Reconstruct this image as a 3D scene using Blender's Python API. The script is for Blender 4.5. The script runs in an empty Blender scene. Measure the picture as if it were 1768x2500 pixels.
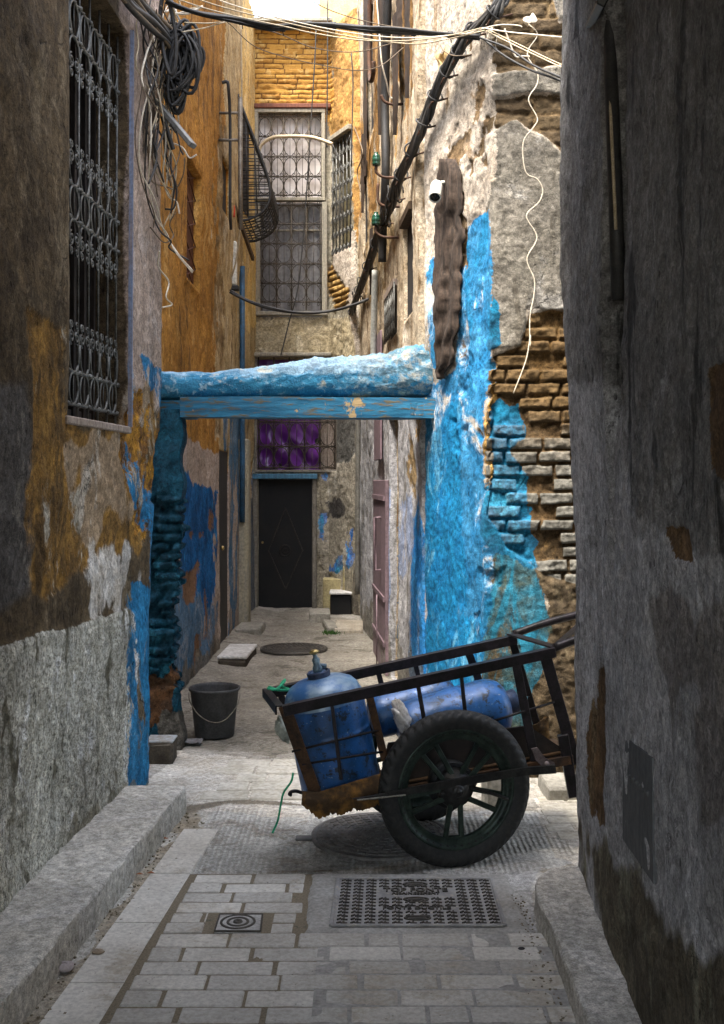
import bpy, math, random
import numpy as np
from mathutils import Vector, Matrix
R = math.radians
sc = bpy.context.scene
# ------------------------------------------------------------------ camera, sky, sun
F, CX, HY, H = 2600.0, 884.0, 1172.0, 1.6        # focal length, centre and horizon of the photo in its own pixels; eye height
cd = bpy.data.cameras.new('camera'); cam = bpy.data.objects.new('camera', cd); sc.collection.objects.link(cam)
cam.location = (0, 0, H); cam.rotation_euler = (R(90), 0, 0)
cd.sensor_fit = 'VERTICAL'; cd.sensor_height = 36; cd.sensor_width = 36; cd.lens = 36*F/2500
cd.shift_y = -(1250-HY)/2500; cd.clip_start = .05; cd.clip_end = 500
sc.camera = cam
SUN_EL, SUN_DIR = 66, Vector((.27, .36, -1)).normalized()
w = bpy.data.worlds.new('World'); sc.world = w; w.use_nodes = True
nt = w.node_tree; bg = nt.nodes['Background']; sky = nt.nodes.new('ShaderNodeTexSky')
sky.sky_type = 'NISHITA'; sky.sun_disc = False; sky.sun_elevation = math.asin(-SUN_DIR.z)
sky.sun_rotation = math.atan2(-SUN_DIR.x, -SUN_DIR.y); sky.dust_density = 3; sky.air_density = 1; sky.ozone_density = 1
cl = nt.nodes.new('ShaderNodeMix'); cl.data_type = 'RGBA'; cl.blend_type = 'ADD'; cl.inputs[0].default_value = 1; cl.inputs[7].default_value = (2.05, 2.0, 1.9, 1)   # thin bright cloud over the blue
nt.links.new(sky.outputs[0], cl.inputs[6]); nt.links.new(cl.outputs[2], bg.inputs[0]); bg.inputs[1].default_value = .15
ld = bpy.data.lights.new('sun', 'SUN'); lo = bpy.data.objects.new('sun', ld); sc.collection.objects.link(lo)
ld.energy = 2.3; ld.angle = R(22); ld.color = (1, .95, .88)
lo.rotation_euler = SUN_DIR.to_track_quat('-Z', 'Y').to_euler(); lo.location = (0, 0, 12)
sc.view_settings.view_transform = 'Standard'; sc.view_settings.look = 'None'
sc.view_settings.exposure = 2.65; sc.view_settings.gamma = 1
sc.cycles.max_bounces = 8; sc.cycles.diffuse_bounces = 5; sc.cycles.use_denoising = True

# ------------------------------------------------------------------ helpers: photo pixels to places
def P(x, y, Y): return Vector(((x-CX)/F*Y, Y, H-(y-HY)/F*Y))            # the point at depth Y
def G(x, y, z=0.0): return P(x, y, F*(H-z)/(y-HY))                       # the point on a level surface
def hitn(x, y, p0, n):                                                   # the point on a plane
    d = Vector(((x-CX)/F, 1, -(y-HY)/F)); o = Vector((0, 0, H)); return o+d*((p0-o).dot(n)/d.dot(n))
def px_of(V):
    Y = np.maximum(V[..., 1], .4); return CX+F*V[..., 0]/Y, HY-F*(V[..., 2]-H)/Y
# ------------------------------------------------------------------ noise
def _h(ix, iy, seed):
    v = (ix.astype(np.int64)*374761393+iy.astype(np.int64)*668265263+seed*1442695041) & 0x7fffffff
    v = ((v ^ (v >> 13))*1274126177) & 0x7fffffff
    return ((v ^ (v >> 16)) & 0xffff)/65535.0
def vn(x, y, seed=0):
    x = np.asarray(x, float); y = np.asarray(y, float)
    ix, iy = np.floor(x), np.floor(y); fx, fy = x-ix, y-iy
    fx = fx*fx*(3-2*fx); fy = fy*fy*(3-2*fy)
    a, b = _h(ix, iy, seed), _h(ix+1, iy, seed); c, d = _h(ix, iy+1, seed), _h(ix+1, iy+1, seed)
    return (a+(b-a)*fx)*(1-fy)+(c+(d-c)*fx)*fy
def fbm(x, y, seed=0, o=4):
    s = 0; a = .5; t = 0
    for k in range(o): s = s+a*vn(x*2**k, y*2**k, seed+k*17); t += a; a *= .5
    return s/t-.5
def sdist(x, y, poly):                                                   # signed distance to a polygon, inside > 0
    p = np.array(poly, float); q = np.roll(p, -1, 0); d2 = np.full(x.shape, 1e18); ins = np.zeros(x.shape, bool)
    for (ax, ay), (bx, by) in zip(p, q):
        ex, ey = bx-ax, by-ay; wx, wy = x-ax, y-ay
        t = np.clip((wx*ex+wy*ey)/(ex*ex+ey*ey+1e-9), 0, 1); d2 = np.minimum(d2, (wx-ex*t)**2+(wy-ey*t)**2)
        c = (ay > y) != (by > y)
        with np.errstate(divide='ignore', invalid='ignore'): xi = (bx-ax)*(y-ay)/(by-ay+1e-12)+ax
        ins ^= c & (x < xi)
    return np.where(ins, 1, -1)*np.sqrt(d2)
def sm(a, b, x): t = np.clip((x-a)/(b-a), 0, 1); return t*t*(3-2*t)
# ------------------------------------------------------------------ objects
def tag(o, label=None, cat=None, group=None, kind=None):
    for k, v in (('label', label), ('category', cat), ('group', group), ('kind', kind)):
        if v: o[k] = v
    return o
def root(name, loc, label, cat, group=None):
    o = bpy.data.objects.new(name, None); sc.collection.objects.link(o); o.location = loc; o.empty_display_size = .1
    return tag(o, label, cat, group)
def org(p):
    while p.parent: p = p.parent
    return Vector(p.location)
def link_mesh(name, me, mat, parent, origin):
    o = bpy.data.objects.new(name, me); sc.collection.objects.link(o)
    if mat: me.materials.append(mat)
    if parent: o.parent = parent
    else: o.location = origin
    return o
class MB:
    def __init__(s): s.v = []; s.f = []; s.sm = []
    def add(s, vs, fs, smooth=False):
        b = len(s.v); s.v += [Vector(v) for v in vs]; s.f += [[i+b for i in f] for f in fs]; s.sm += [smooth]*len(fs); return s
    def box(s, c, sz, M=None):
        c = Vector(c); M = M or Matrix.Identity(3); h = [a/2 for a in sz]
        vs = [c+M@Vector((i*h[0], j*h[1], k*h[2])) for i in (-1, 1) for j in (-1, 1) for k in (-1, 1)]
        return s.add(vs, [(0, 1, 3, 2), (4, 6, 7, 5), (0, 4, 5, 1), (2, 3, 7, 6), (0, 2, 6, 4), (1, 5, 7, 3)])
    def bbox(s, c, sz, b=.006, M=None, jit=0):                           # a box with bevelled edges
        c = Vector(c); M = M or Matrix.Identity(3); h = [a/2 for a in sz]; vs = []; ids = {}
        for i in (-1, 1):
            for j in (-1, 1):
                for k in (-1, 1):
                    for ax in range(3):
                        v = [i*h[0], j*h[1], k*h[2]]
                        for a in range(3):
                            if a != ax: v[a] -= math.copysign(b, v[a])
                        v = [q+random.uniform(-jit, jit) for q in v]
                        ids[i, j, k, ax] = len(vs); vs.append(c+M@Vector(v))
        fs = []
        for ax in range(3):
            o1, o2 = [a for a in range(3) if a != ax]
            for d in (-1, 1):
                q = []
                for e1, e2 in ((-1, -1), (1, -1), (1, 1), (-1, 1)):
                    t = [0, 0, 0]; t[ax] = d; t[o1] = e1; t[o2] = e2; q.append(ids[tuple(t)+(ax,)])
                fs.append(q)
            for e1 in (-1, 1):
                for e2 in (-1, 1):
                    q = []
                    for d, a in ((-1, o1), (1, o1), (1, o2), (-1, o2)):
                        t = [0, 0, 0]; t[ax] = d; t[o1] = e1; t[o2] = e2; q.append(ids[tuple(t)+(a,)])
                    fs.append(q)
        for i in (-1, 1):
            for j in (-1, 1):
                for k in (-1, 1): fs.append([ids[i, j, k, a] for a in range(3)])
        return s.add(vs, fs)
    def beam(s, a, b, w, h, up=(0, 0, 1), bev=0):
        a, b = Vector(a), Vector(b); d = (b-a); L = d.length; d.normalize(); u = Vector(up); sd = d.cross(u).normalized(); u = sd.cross(d)
        M = Matrix((d, sd, u)).transposed()
        return s.bbox((a+b)/2, (L, w, h), bev, M) if bev else s.box((a+b)/2, (L, w, h), M)
    def tube(s, pts, r, n=6, cap=True, closed=False):
        pts = [Vector(p) for p in pts]; m = len(pts); rs = r if hasattr(r, '__len__') else [r]*m; vs = []; nrm = None
        for i, p in enumerate(pts):
            if closed: t = pts[(i+1) % m]-pts[i-1]
            else: t = pts[min(i+1, m-1)]-pts[max(i-1, 0)]
            if t.length < 1e-9: t = Vector((0, 0, 1))
            t.normalize()
            if nrm is None: nrm = t.orthogonal().normalized()
            nrm = (nrm-t*nrm.dot(t)); nrm = nrm.normalized() if nrm.length > 1e-6 else t.orthogonal().normalized(); b = t.cross(nrm)
            vs += [p+(nrm*math.cos(6.2832*k/n)+b*math.sin(6.2832*k/n))*rs[i] for k in range(n)]
        fs = [(i*n+k, i*n+(k+1) % n, ((i+1) % m)*n+(k+1) % n, ((i+1) % m)*n+k) for i in range(m if closed else m-1) for k in range(n)]
        if cap and not closed: fs += [tuple(range(n))[::-1], tuple((m-1)*n+k for k in range(n))]
        return s.add(vs, fs, True)
    def lathe(s, prof, c, ax=(0, 0, 1), n=32, wob=None, closed=False):   # prof: (radius, height)
        c = Vector(c); a = Vector(ax).normalized(); u = a.orthogonal().normalized(); v = a.cross(u); vs = []
        for i, (r, h) in enumerate(prof):
            for k in range(n):
                t = 6.28318*k/n; rr = r*(1+(wob(t, h, i) if wob else 0)); vs.append(c+a*h+(u*math.cos(t)+v*math.sin(t))*rr)
        m = len(prof)
        fs = [(i*n+k, i*n+(k+1) % n, ((i+1) % m)*n+(k+1) % n, ((i+1) % m)*n+k) for i in range(m if closed else m-1) for k in range(n)]
        return s.add(vs, fs, True)
    def sheet(s, A, smooth=True):                                        # A: rows x cols x 3
        m, n, _ = A.shape; vs = [Vector(map(float, p)) for p in A.reshape(-1, 3)]
        return s.add(vs, [(i*n+k, i*n+k+1, (i+1)*n+k+1, (i+1)*n+k) for i in range(m-1) for k in range(n-1)], smooth)
    def build(s, name, mat, parent=None, label=None, cat=None, group=None, kind=None, origin=None):
        if parent: o = org(parent)
        elif origin: o = Vector(origin)
        else:
            xs = [v.x for v in s.v]; ys = [v.y for v in s.v]; zs = [v.z for v in s.v]; o = Vector(((min(xs)+max(xs))/2, (min(ys)+max(ys))/2, min(zs)))
        me = bpy.data.meshes.new(name); me.from_pydata([v-o for v in s.v], [], s.f); me.polygons.foreach_set('use_smooth', s.sm)
        ob = link_mesh(name, me, mat, parent, o); return tag(ob, label, cat, group, kind)
def spline(pts, n=6):                                                    # Catmull-Rom through points
    p = [Vector(q) for q in pts]; p = [p[0]*2-p[1]]+p+[p[-1]*2-p[-2]]; out = []
    for i in range(1, len(p)-2):
        for k in range(n):
            t = k/n; a, b, c, d = p[i-1:i+3]
            out.append(.5*((2*b)+(c-a)*t+(2*a-5*b+4*c-d)*t*t+(3*b-a-3*c+d)*t**3))
    return out+[p[-2]]
def copy_tree(o, parent=None):
    c = o.copy(); sc.collection.objects.link(c)
    if parent: c.parent = parent
    for ch in list(o.children): copy_tree(ch, c)
    return c
# ------------------------------------------------------------------ node materials
class NT:
    def __init__(s, name):
        s.m = bpy.data.materials.new(name); s.m.use_nodes = True; s.t = s.m.node_tree; s.b = s.t.nodes['Principled BSDF']
        s.tc = s.t.nodes.new('ShaderNodeTexCoord').outputs['Object']
    def put(s, sock, v):
        if isinstance(v, bpy.types.NodeSocket): s.t.links.new(v, sock)
        elif isinstance(v, (tuple, list)) and len(v) == 3 and sock.type == 'RGBA': sock.default_value = (*v, 1)
        else: sock.default_value = v
    def map(s, sc_=(1, 1, 1), loc=(0, 0, 0)):
        n = s.t.nodes.new('ShaderNodeMapping'); s.put(n.inputs[0], s.tc); n.inputs['Scale'].default_value = sc_; n.inputs['Location'].default_value = loc; return n.outputs[0]
    def noise(s, scale, det=4, rough=.6, vec=None, dist=0):
        n = s.t.nodes.new('ShaderNodeTexNoise'); s.put(n.inputs['Vector'], vec or s.tc)
        n.inputs['Scale'].default_value = scale; n.inputs['Detail'].default_value = det; n.inputs['Roughness'].default_value = rough; n.inputs['Distortion'].default_value = dist
        return n.outputs[0]
    def vor(s, scale, vec=None, feat='F1'):
        n = s.t.nodes.new('ShaderNodeTexVoronoi'); n.feature = feat; s.put(n.inputs['Vector'], vec or s.tc); n.inputs['Scale'].default_value = scale; return n.outputs[0]
    def attr(s, a): n = s.t.nodes.new('ShaderNodeAttribute'); n.attribute_name = a; return n.outputs['Fac']
    def mr(s, v, a, b, c=0., d=1., smooth=True):
        n = s.t.nodes.new('ShaderNodeMapRange'); n.interpolation_type = 'SMOOTHSTEP' if smooth else 'LINEAR'
        for i, q in enumerate((v, a, b, c, d)): s.put(n.inputs[i], q)
        return n.outputs[0]
    def ma(s, op, a, b=0., c=0.):
        n = s.t.nodes.new('ShaderNodeMath'); n.operation = op
        for i, q in enumerate((a, b, c)): s.put(n.inputs[i], q)
        return n.outputs[0]
    def mix(s, f, a, b, mode='MIX'):
        n = s.t.nodes.new('ShaderNodeMix'); n.data_type = 'RGBA'; n.blend_type = mode
        s.put(n.inputs[0], f); s.put(n.inputs[6], a); s.put(n.inputs[7], b); return n.outputs[2]
    def gray(s, f): n = s.t.nodes.new('ShaderNodeCombineColor'); [s.put(n.inputs[i], f) for i in range(3)]; return n.outputs[0]
    def bump(s, h, st=.5, dist=.01):
        n = s.t.nodes.new('ShaderNodeBump'); s.put(n.inputs['Height'], h); n.inputs['Strength'].default_value = st; n.inputs['Distance'].default_value = dist
        s.put(s.b.inputs['Normal'], n.outputs[0])
    def out(s, col, rough=.8, metal=0., spec=.3):
        s.put(s.b.inputs['Base Color'], col); s.put(s.b.inputs['Roughness'], rough); s.put(s.b.inputs['Metallic'], metal); s.put(s.b.inputs['Specular IOR Level'], spec); return s.m
def simple(name, c1, c2=None, rough=.6, metal=0., scale=8, bump=.3, bd=.003, streak=False, spec=.3, lo=.35, hi=.65):
    t = NT(name); v = t.map((6, 6, .6)) if streak else None
    n = t.noise(scale, 6, .65, v); n2 = t.noise(scale*7, 4, .6)
    col = t.mix(t.mr(n, lo, hi), c1, c2 or tuple(a*.6 for a in c1)); col = t.mix(1., col, t.gray(t.mr(n2, .25, .75, .72, 1.2)), 'MULTIPLY')
    if bump: t.bump(t.ma('ADD', n, t.ma('MULTIPLY', n2, .5)), bump, bd)
    return t.out(col, rough, metal, spec)
def layered(name, base, layers=(), pits=.5, streak=.35, bump=.6, rough=.86, bd=.018, extra=None, sat=None):
    t = NT(name)
    big = t.noise(1.3, 5, .6); mid = t.noise(6, 6, .65, None, .4); fine = t.noise(38, 5, .7); grain = t.noise(170, 3, .6)
    st = t.noise(1, 6, .62, t.map((6, 6, 1.6)), .9); wisp = t.noise(3.4, 8, .72, t.map((1, 1, .55), (3, 7, 1)), .8)
    def pick(c):
        col = t.mix(t.mr(mid, .34, .66), c[0], c[1])
        if len(c) > 2: col = t.mix(t.mr(wisp, .54, .62), col, c[2])
        if len(c) > 3: col = t.mix(t.mr(st, .56, .64), col, c[3])
        return col
    col = pick(base); hsum = None
    for a, cols, o in layers:
        f = t.ma('ADD', t.attr(a), t.ma('MULTIPLY', t.ma('SUBTRACT', fine, .5), o.get('fine', .5)))
        f = t.ma('ADD', f, t.ma('MULTIPLY', t.ma('SUBTRACT', wisp, .5), o.get('wisp', .8)))
        e = o.get('edge', .04); f = t.mr(f, -e, e, 0., o.get('op', 1.))
        if 'holes' in o: f = t.ma('MULTIPLY', f, t.mr(wisp, o['holes'], o['holes']+.04, 1., 0.))
        pc = pick(cols)
        if o.get('sp'): pc = t.mix(t.ma('MULTIPLY', t.mr(t.noise(o['sp'], 4, .75), .50, .56), .75), pc, cols[-1])
        col = t.mix(f, col, pc)
        if o.get('h', 0): hh = t.ma('MULTIPLY', f, o['h']); hsum = hh if hsum is None else t.ma('ADD', hsum, hh)
    g = t.ma('MULTIPLY', t.mr(st, .3, .75, 1.+streak*.18, 1.-streak*.45), t.mr(big, .3, .7, .78, 1.18))
    g = t.ma('MULTIPLY', g, t.mr(fine, .28, .72, .6, 1.36)); g = t.ma('MULTIPLY', g, t.mr(grain, .28, .72, .72, 1.26))
    pv = t.vor(26, t.map((1, 1, .6))); pit = t.ma('MULTIPLY', t.mr(pv, .12, .22, 1., 0.), t.mr(mid, .5, .62))
    g = t.ma('MULTIPLY', g, t.mr(pit, 0., 1., 1., 1.-pits*.8))
    flake = t.mr(t.noise(15, 9, .78, None, .6), .47, .53); g = t.ma('MULTIPLY', g, t.mr(flake, 0., 1., 1.-.2*pits, 1.+.12*pits))
    wv = t.t.nodes.new('ShaderNodeVectorMath'); wv.operation = 'ADD'; t.put(wv.inputs[0], t.tc); t.put(wv.inputs[1], t.gray(t.ma('MULTIPLY', mid, .35)))
    crack = t.ma('MULTIPLY', t.mr(t.vor(2.1, wv.outputs[0], 'DISTANCE_TO_EDGE'), .0, .012, 1., 0.), t.mr(wisp, .5, .6)); g = t.ma('MULTIPLY', g, t.mr(crack, 0., 1., 1., 1.-.6*min(1, pits*1.3)))
    col = t.mix(1., col, t.gray(g), 'MULTIPLY')
    h = t.ma('ADD', t.ma('MULTIPLY', mid, .9), t.ma('MULTIPLY', fine, .45)); h = t.ma('ADD', h, t.ma('MULTIPLY', grain, .12))
    h = t.ma('SUBTRACT', h, t.ma('MULTIPLY', pit, .5*pits)); h = t.ma('ADD', h, t.ma('MULTIPLY', flake, .16*pits)); h = t.ma('SUBTRACT', h, t.ma('MULTIPLY', crack, .5*pits))
    if hsum is not None: h = t.ma('ADD', h, hsum)
    if extra: h, col = extra(t, h, col)
    t.bump(h, bump, bd); return t.out(col, rough, 0., .12)
# ------------------------------------------------------------------ walls: a path on the ground raised to a thick, uneven wall
def masks(V, s, z, layers, seed):
    x, y = px_of(V); ok = V[..., 1] > .9; out = []
    for k, L in enumerate(layers):
        ps = L['poly'] if isinstance(L['poly'][0][0], (tuple, list)) else [L['poly']]
        d = np.full(x.shape, -1e9)
        for p in ps: d = np.maximum(d, sdist(x, y, p))
        d = np.where(ok, d/40., -5.); d = np.clip(d, -6, 6)
        sc_ = L.get('ns', 5.); d = d+L.get('amp', 1.)*fbm(s*sc_, z*sc_*L.get('asp', .6), seed+k*31, 5)*2
        if 'only' in L: d = np.where(L['only'](V), d, -5.)
        out.append(d)
    return out
def bricks(s, z, pitch, ln, joint, seed, wob=.012):
    zz = z+wob*fbm(s*3, z*2, seed+5, 3)*2; c = np.floor(zz/pitch); off = _h(c, c*0+3, seed)*ln
    u = (s+off)/ln+.12*fbm(z*9, s*2, seed+8, 2); b = np.floor(u); fz = (zz/pitch-c)*pitch; fu = (u-b)*ln
    jw = joint*(1+.8*fbm(s*12, z*12, seed+3, 2)); d = np.minimum(np.minimum(fz, pitch-fz), np.minimum(fu, ln-fu))
    return sm(jw*.4, jw*.4+.0045, d), _h(b, c, seed+9)
class Wall:
    def __init__(s, pts, z0, z1, step, layers=(), holes=(), seed=1, rough=1., thick=.35, disp=None, brick=None, bulge=.02):
        s.pts = [p if callable(p) else (lambda z, p=p: (np.full(np.shape(z), float(p[0])), np.full(np.shape(z), float(p[1])))) for p in pts]
        s.z0, s.z1 = z0, z1; zm = 1.6; q = [tuple(float(a) for a in f(np.array(zm))) for f in s.pts]; s.q = q
        L = [math.dist(q[i], q[i+1]) for i in range(len(q)-1)]; s.cum = [0]+list(np.cumsum(L))
        steps = step if isinstance(step, (list, tuple)) else [step]*len(L)
        ss = []
        for i, l in enumerate(L): ss += list(np.linspace(s.cum[i], s.cum[i+1], max(2, int(math.ceil(l/steps[i]))+1)))
        zs = list(np.linspace(z0, z1, int((z1-z0)/min(steps))+1)); hs = []
        for hle in holes:
            a, b = s.S(hle['x'][0]), s.S(hle['x'][1]); a, b = min(a, b), max(a, b); zb = hle['z']; hs.append((a, b, zb[0], zb[1], hle.get('d', .15)))
            ss = [v for v in ss if min(abs(v-a), abs(v-b)) > .004]+[a, b]; zs = [v for v in zs if min(abs(v-zb[0]), abs(v-zb[1])) > .004]+[zb[0], zb[1]]
        ss = np.unique(np.round(sorted(ss), 6)); zs = np.unique(np.round(sorted(zs), 6)); s.ss, s.zs = ss, zs; s.holes = hs
        S, Z = np.meshgrid(ss, zs); V = s.grid(S, Z); s.NX, s.NY = s.normals(ss)
        M = masks(V, S, Z, layers, seed*101)
        D = bulge*fbm(S*.9, Z*.7, seed, 3)*2+rough*(.010*fbm(S*5, Z*5, seed+50, 4)+.005*fbm(S*22, Z*22, seed+60, 3))*2
        extra = {}
        for k, Ly in enumerate(layers):
            m = sm(-.12, .12, M[k]); cov = m
            D = D+m*Ly.get('depth', 0)+m*Ly.get('lump', 0)*fbm(S*Ly.get('ls', 9), Z*Ly.get('ls', 9), seed+77+k, 4)*2
            if 'brick' in Ly:
                pr, rv = bricks(S, Z, *Ly['brick'][:3], seed+200+k); miss = (rv < Ly['brick'][4]) if len(Ly['brick']) > 4 else False
                pr = np.where(miss, 0, pr); D = D+m*pr*Ly['brick'][3]*(.6+.7*rv); extra['bp%d' % k] = pr*m; extra['bv%d' % k] = rv
            if Ly.get('cut'):
                for kk in range(k): M[kk] = np.where(M[k] > 0, np.minimum(M[kk], -M[k]), M[kk])
        if disp: D = D+disp(S, Z, V)
        e = np.ones_like(D)
        for (a, b, za, zb, d) in hs:                                     # keep the rims of openings straight
            dd = np.maximum(np.maximum(a-S, S-b), np.maximum(za-Z, Z-zb)); e = np.minimum(e, .25+.75*sm(0, .06, dd))
        D = D*e; V[..., 0] += s.NX*D; V[..., 1] += s.NY*D
        s.V = V; nz, ns_ = len(zs), len(ss); idx = np.arange(nz*ns_).reshape(nz, ns_); keep = np.ones((nz-1, ns_-1), bool)
        cs, cz = (ss[:-1]+ss[1:])/2, (zs[:-1]+zs[1:])/2
        for (a, b, za, zb, d) in hs: keep &= ~((cs[None] > a) & (cs[None] < b) & (cz[:, None] > za) & (cz[:, None] < zb))
        f = np.stack([idx[:-1, :-1], idx[:-1, 1:], idx[1:, 1:], idx[1:, :-1]], -1)[keep]
        vs = [V.reshape(-1, 3)]; fs = [f]; src = [np.arange(nz*ns_)]; n = nz*ns_
        def strip(ids, depth, flip=False):
            nonlocal n
            ids = np.asarray(ids); col = ids % ns_; p = V.reshape(-1, 3)[ids].copy(); p[:, 0] -= s.NX[col]*depth; p[:, 1] -= s.NY[col]*depth
            k = len(ids); vs.append(p); src.append(ids); a = ids; b = np.arange(n, n+k); n += k
            q = np.stack([a[:-1], b[:-1], b[1:], a[1:]], -1); fs.append(q[:, ::-1] if flip else q)
        for (a, b, za, zb, d) in hs:
            i0, i1 = np.argmin(abs(ss-a)), np.argmin(abs(ss-b)); j0, j1 = np.argmin(abs(zs-za)), np.argmin(abs(zs-zb))
            strip(idx[j0, i0:i1+1], d, True); strip(idx[j1, i0:i1+1], d); strip(idx[j0:j1+1, i0], d); strip(idx[j0:j1+1, i1], d, True)
        if thick: strip(idx[-1, :], thick, True); strip(idx[:, 0], thick, True); strip(idx[:, -1], thick)
        s.nfront = len(V.reshape(-1, 3)); s.arr = (np.concatenate(vs), np.concatenate(fs), np.concatenate(src)); s.M = M; s.extra = extra; s.thick = thick
    def normals(s, ss):
        q = s.q; nx = np.zeros(len(ss)); ny = np.zeros(len(ss))
        for i in range(len(q)-1):
            dx, dy = q[i+1][0]-q[i][0], q[i+1][1]-q[i][1]; l = math.hypot(dx, dy)
            m = (ss >= s.cum[i]-1e-6) & (ss <= s.cum[i+1]+1e-6); nx[m] += dy/l; ny[m] -= dx/l
        l = np.hypot(nx, ny); return nx/l, ny/l
    def grid(s, S, Z):
        V = np.zeros(S.shape+(3,)); V[..., 2] = Z; c = s.cum
        for i in range(len(c)-1):
            m = (S >= c[i]-1e-5) & (S <= c[i+1]+1e-5); t = (S-c[i])/(c[i+1]-c[i])
            (ax, ay), (bx, by) = s.pts[i](Z), s.pts[i+1](Z); V[..., 0] = np.where(m, ax+(bx-ax)*t, V[..., 0]); V[..., 1] = np.where(m, ay+(by-ay)*t, V[..., 1])
        return V
    def S(s, x, seg=None):                                               # where the column of pixels x meets the path
        if not (isinstance(x, (int, float))): return x[0]
        u = (x-CX)/F
        for i in range(len(s.q)-1):
            if seg is not None and i != seg: continue
            (ax, ay), (bx, by) = s.q[i], s.q[i+1]; dx, dy = bx-ax, by-ay; den = dx-u*dy
            if abs(den) < 1e-9: continue
            t = (u*ay-ax)/den
            if -1e-6 <= t <= 1+1e-6 and ay+dy*t > .3: return s.cum[i]+t*(s.cum[i+1]-s.cum[i])
        (ax, ay), (bx, by) = s.q[0], s.q[1]
        raise ValueError('x %s misses wall' % x)
    def at(s, ss, z, off=0.):
        V = s.grid(np.array([[ss]]), np.array([[z]]))[0, 0]; nx, ny = s.normals(np.array([ss])); return Vector((V[0]+nx[0]*off, V[1]+ny[0]*off, z))
    def px(s, x, y, off=0., seg=None):                                   # the point of the wall behind pixel (x, y)
        ss = s.S(x, seg); V = s.at(ss, 1.6); z = H-(y-HY)/F*V.y; return s.at(ss, z, off)
    def zof(s, x, y): return s.px(x, y).z
    def build(s, name, mat, parent=None, **kw):
        V, Fc, src = s.arr; me = bpy.data.meshes.new(name); o = org(parent) if parent else Vector((float(V[:, 0].mean()), float(V[:, 1].mean()), s.z0))
        me.from_pydata((V-np.array(o)).tolist(), [], Fc.tolist()); me.polygons.foreach_set('use_smooth', [True]*len(Fc))
        for k, m in enumerate(s.M):
            a = me.attributes.new('m%d' % k, 'FLOAT', 'POINT'); mm = m.reshape(-1)[src].astype(np.float32); mm[s.nfront:] = -5; a.data.foreach_set('value', mm)
        for k, m in s.extra.items():
            a = me.attributes.new(k, 'FLOAT', 'POINT'); a.data.foreach_set('value', m.reshape(-1)[src].astype(np.float32))
        return tag(link_mesh(name, me, mat, parent, o), **kw)
def ml(layers): return [('m%d' % i, L['col'], L) for i, L in enumerate(layers)]
def panel(W, x0, x1, z0, z1, off, n=8, amp=.0, seed=3, vs=1.):           # a sheet set off from a wall
    a, b = (W.S(x0) if not isinstance(x0, tuple) else x0[0]), (W.S(x1) if not isinstance(x1, tuple) else x1[0]); A = np.zeros((n*2, n, 3))
    for j in range(n*2):
        for i in range(n):
            u, v = i/(n-1), j/(n*2-1); o = off+amp*float(fbm(np.array(u*5), np.array(v*5*vs), seed, 3))*2
            A[j, i] = W.at(a+(b-a)*u, z0+(z1-z0)*v, o)
    return MB().sheet(A)
def slab(W, x0, x1, z0, z1, off, th, bev=.004):                          # a flat board on a wall
    a, b = (W.S(x0) if not isinstance(x0, tuple) else x0[0]), (W.S(x1) if not isinstance(x1, tuple) else x1[0])
    p, q = W.at(a, (z0+z1)/2, off), W.at(b, (z0+z1)/2, off)
    return MB().beam(p, q, th, abs(z1-z0), (0, 0, 1), bev)
# ------------------------------------------------------------------ the ground
def axis(a, b, st, lo, hi, cst): return np.concatenate([np.arange(lo, a, cst), np.arange(a, b, st), np.arange(b, hi+cst, cst)])
gl = [
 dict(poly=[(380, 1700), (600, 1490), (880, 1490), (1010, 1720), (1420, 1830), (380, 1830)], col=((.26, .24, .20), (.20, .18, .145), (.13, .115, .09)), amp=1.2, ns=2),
 dict(poly=[[(300, 1985), (1430, 1985), (1430, 2130), (-200, 2700), (-200, 2500)]], col=((.50, .48, .43), (.40, .38, .33), (.33, .29, .22)), amp=.6, ns=3, wisp=.4),
 dict(poly=[[(520, 1960), (830, 1985), (1420, 1985), (1400, 2110), (1270, 2130), (470, 2132)]], col=((.50, .49, .45), (.41, .40, .365), (.31, .28, .235)), amp=.3, ns=3, wisp=.3),
 dict(poly=[[(700, 2120), (1300, 2120), (1330, 2300), (1420, 2700), (800, 2700), (640, 2290)]], col=((.38, .37, .35), (.33, .32, .29)), amp=.8, ns=3),
 dict(poly=[[(440, 1830), (600, 1860), (1000, 1900), (1000, 1985), (300, 1990)], [(1310, 1950), (1420, 1950), (1420, 2110), (1350, 2100)]], col=((.53, .50, .44), (.45, .41, .34)), amp=.5, ns=3),
 dict(poly=[(52, 2520), (450, 1990), (500, 1990), (200, 2520)], col=((.25, .21, .15), (.38, .34, .27), (.22, .18, .125)), amp=1.3, ns=6, wisp=1.6),
 dict(poly=[[(450, 1965), (560, 1950), (700, 1958), (830, 1975), (700, 1966), (560, 1962), (455, 1985)], [(640, 2128), (900, 2118), (1000, 2112), (900, 2124), (650, 2136)]], col=((.14, .12, .09), (.2, .17, .13)), amp=.15, ns=5, wisp=.2),
]
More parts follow.
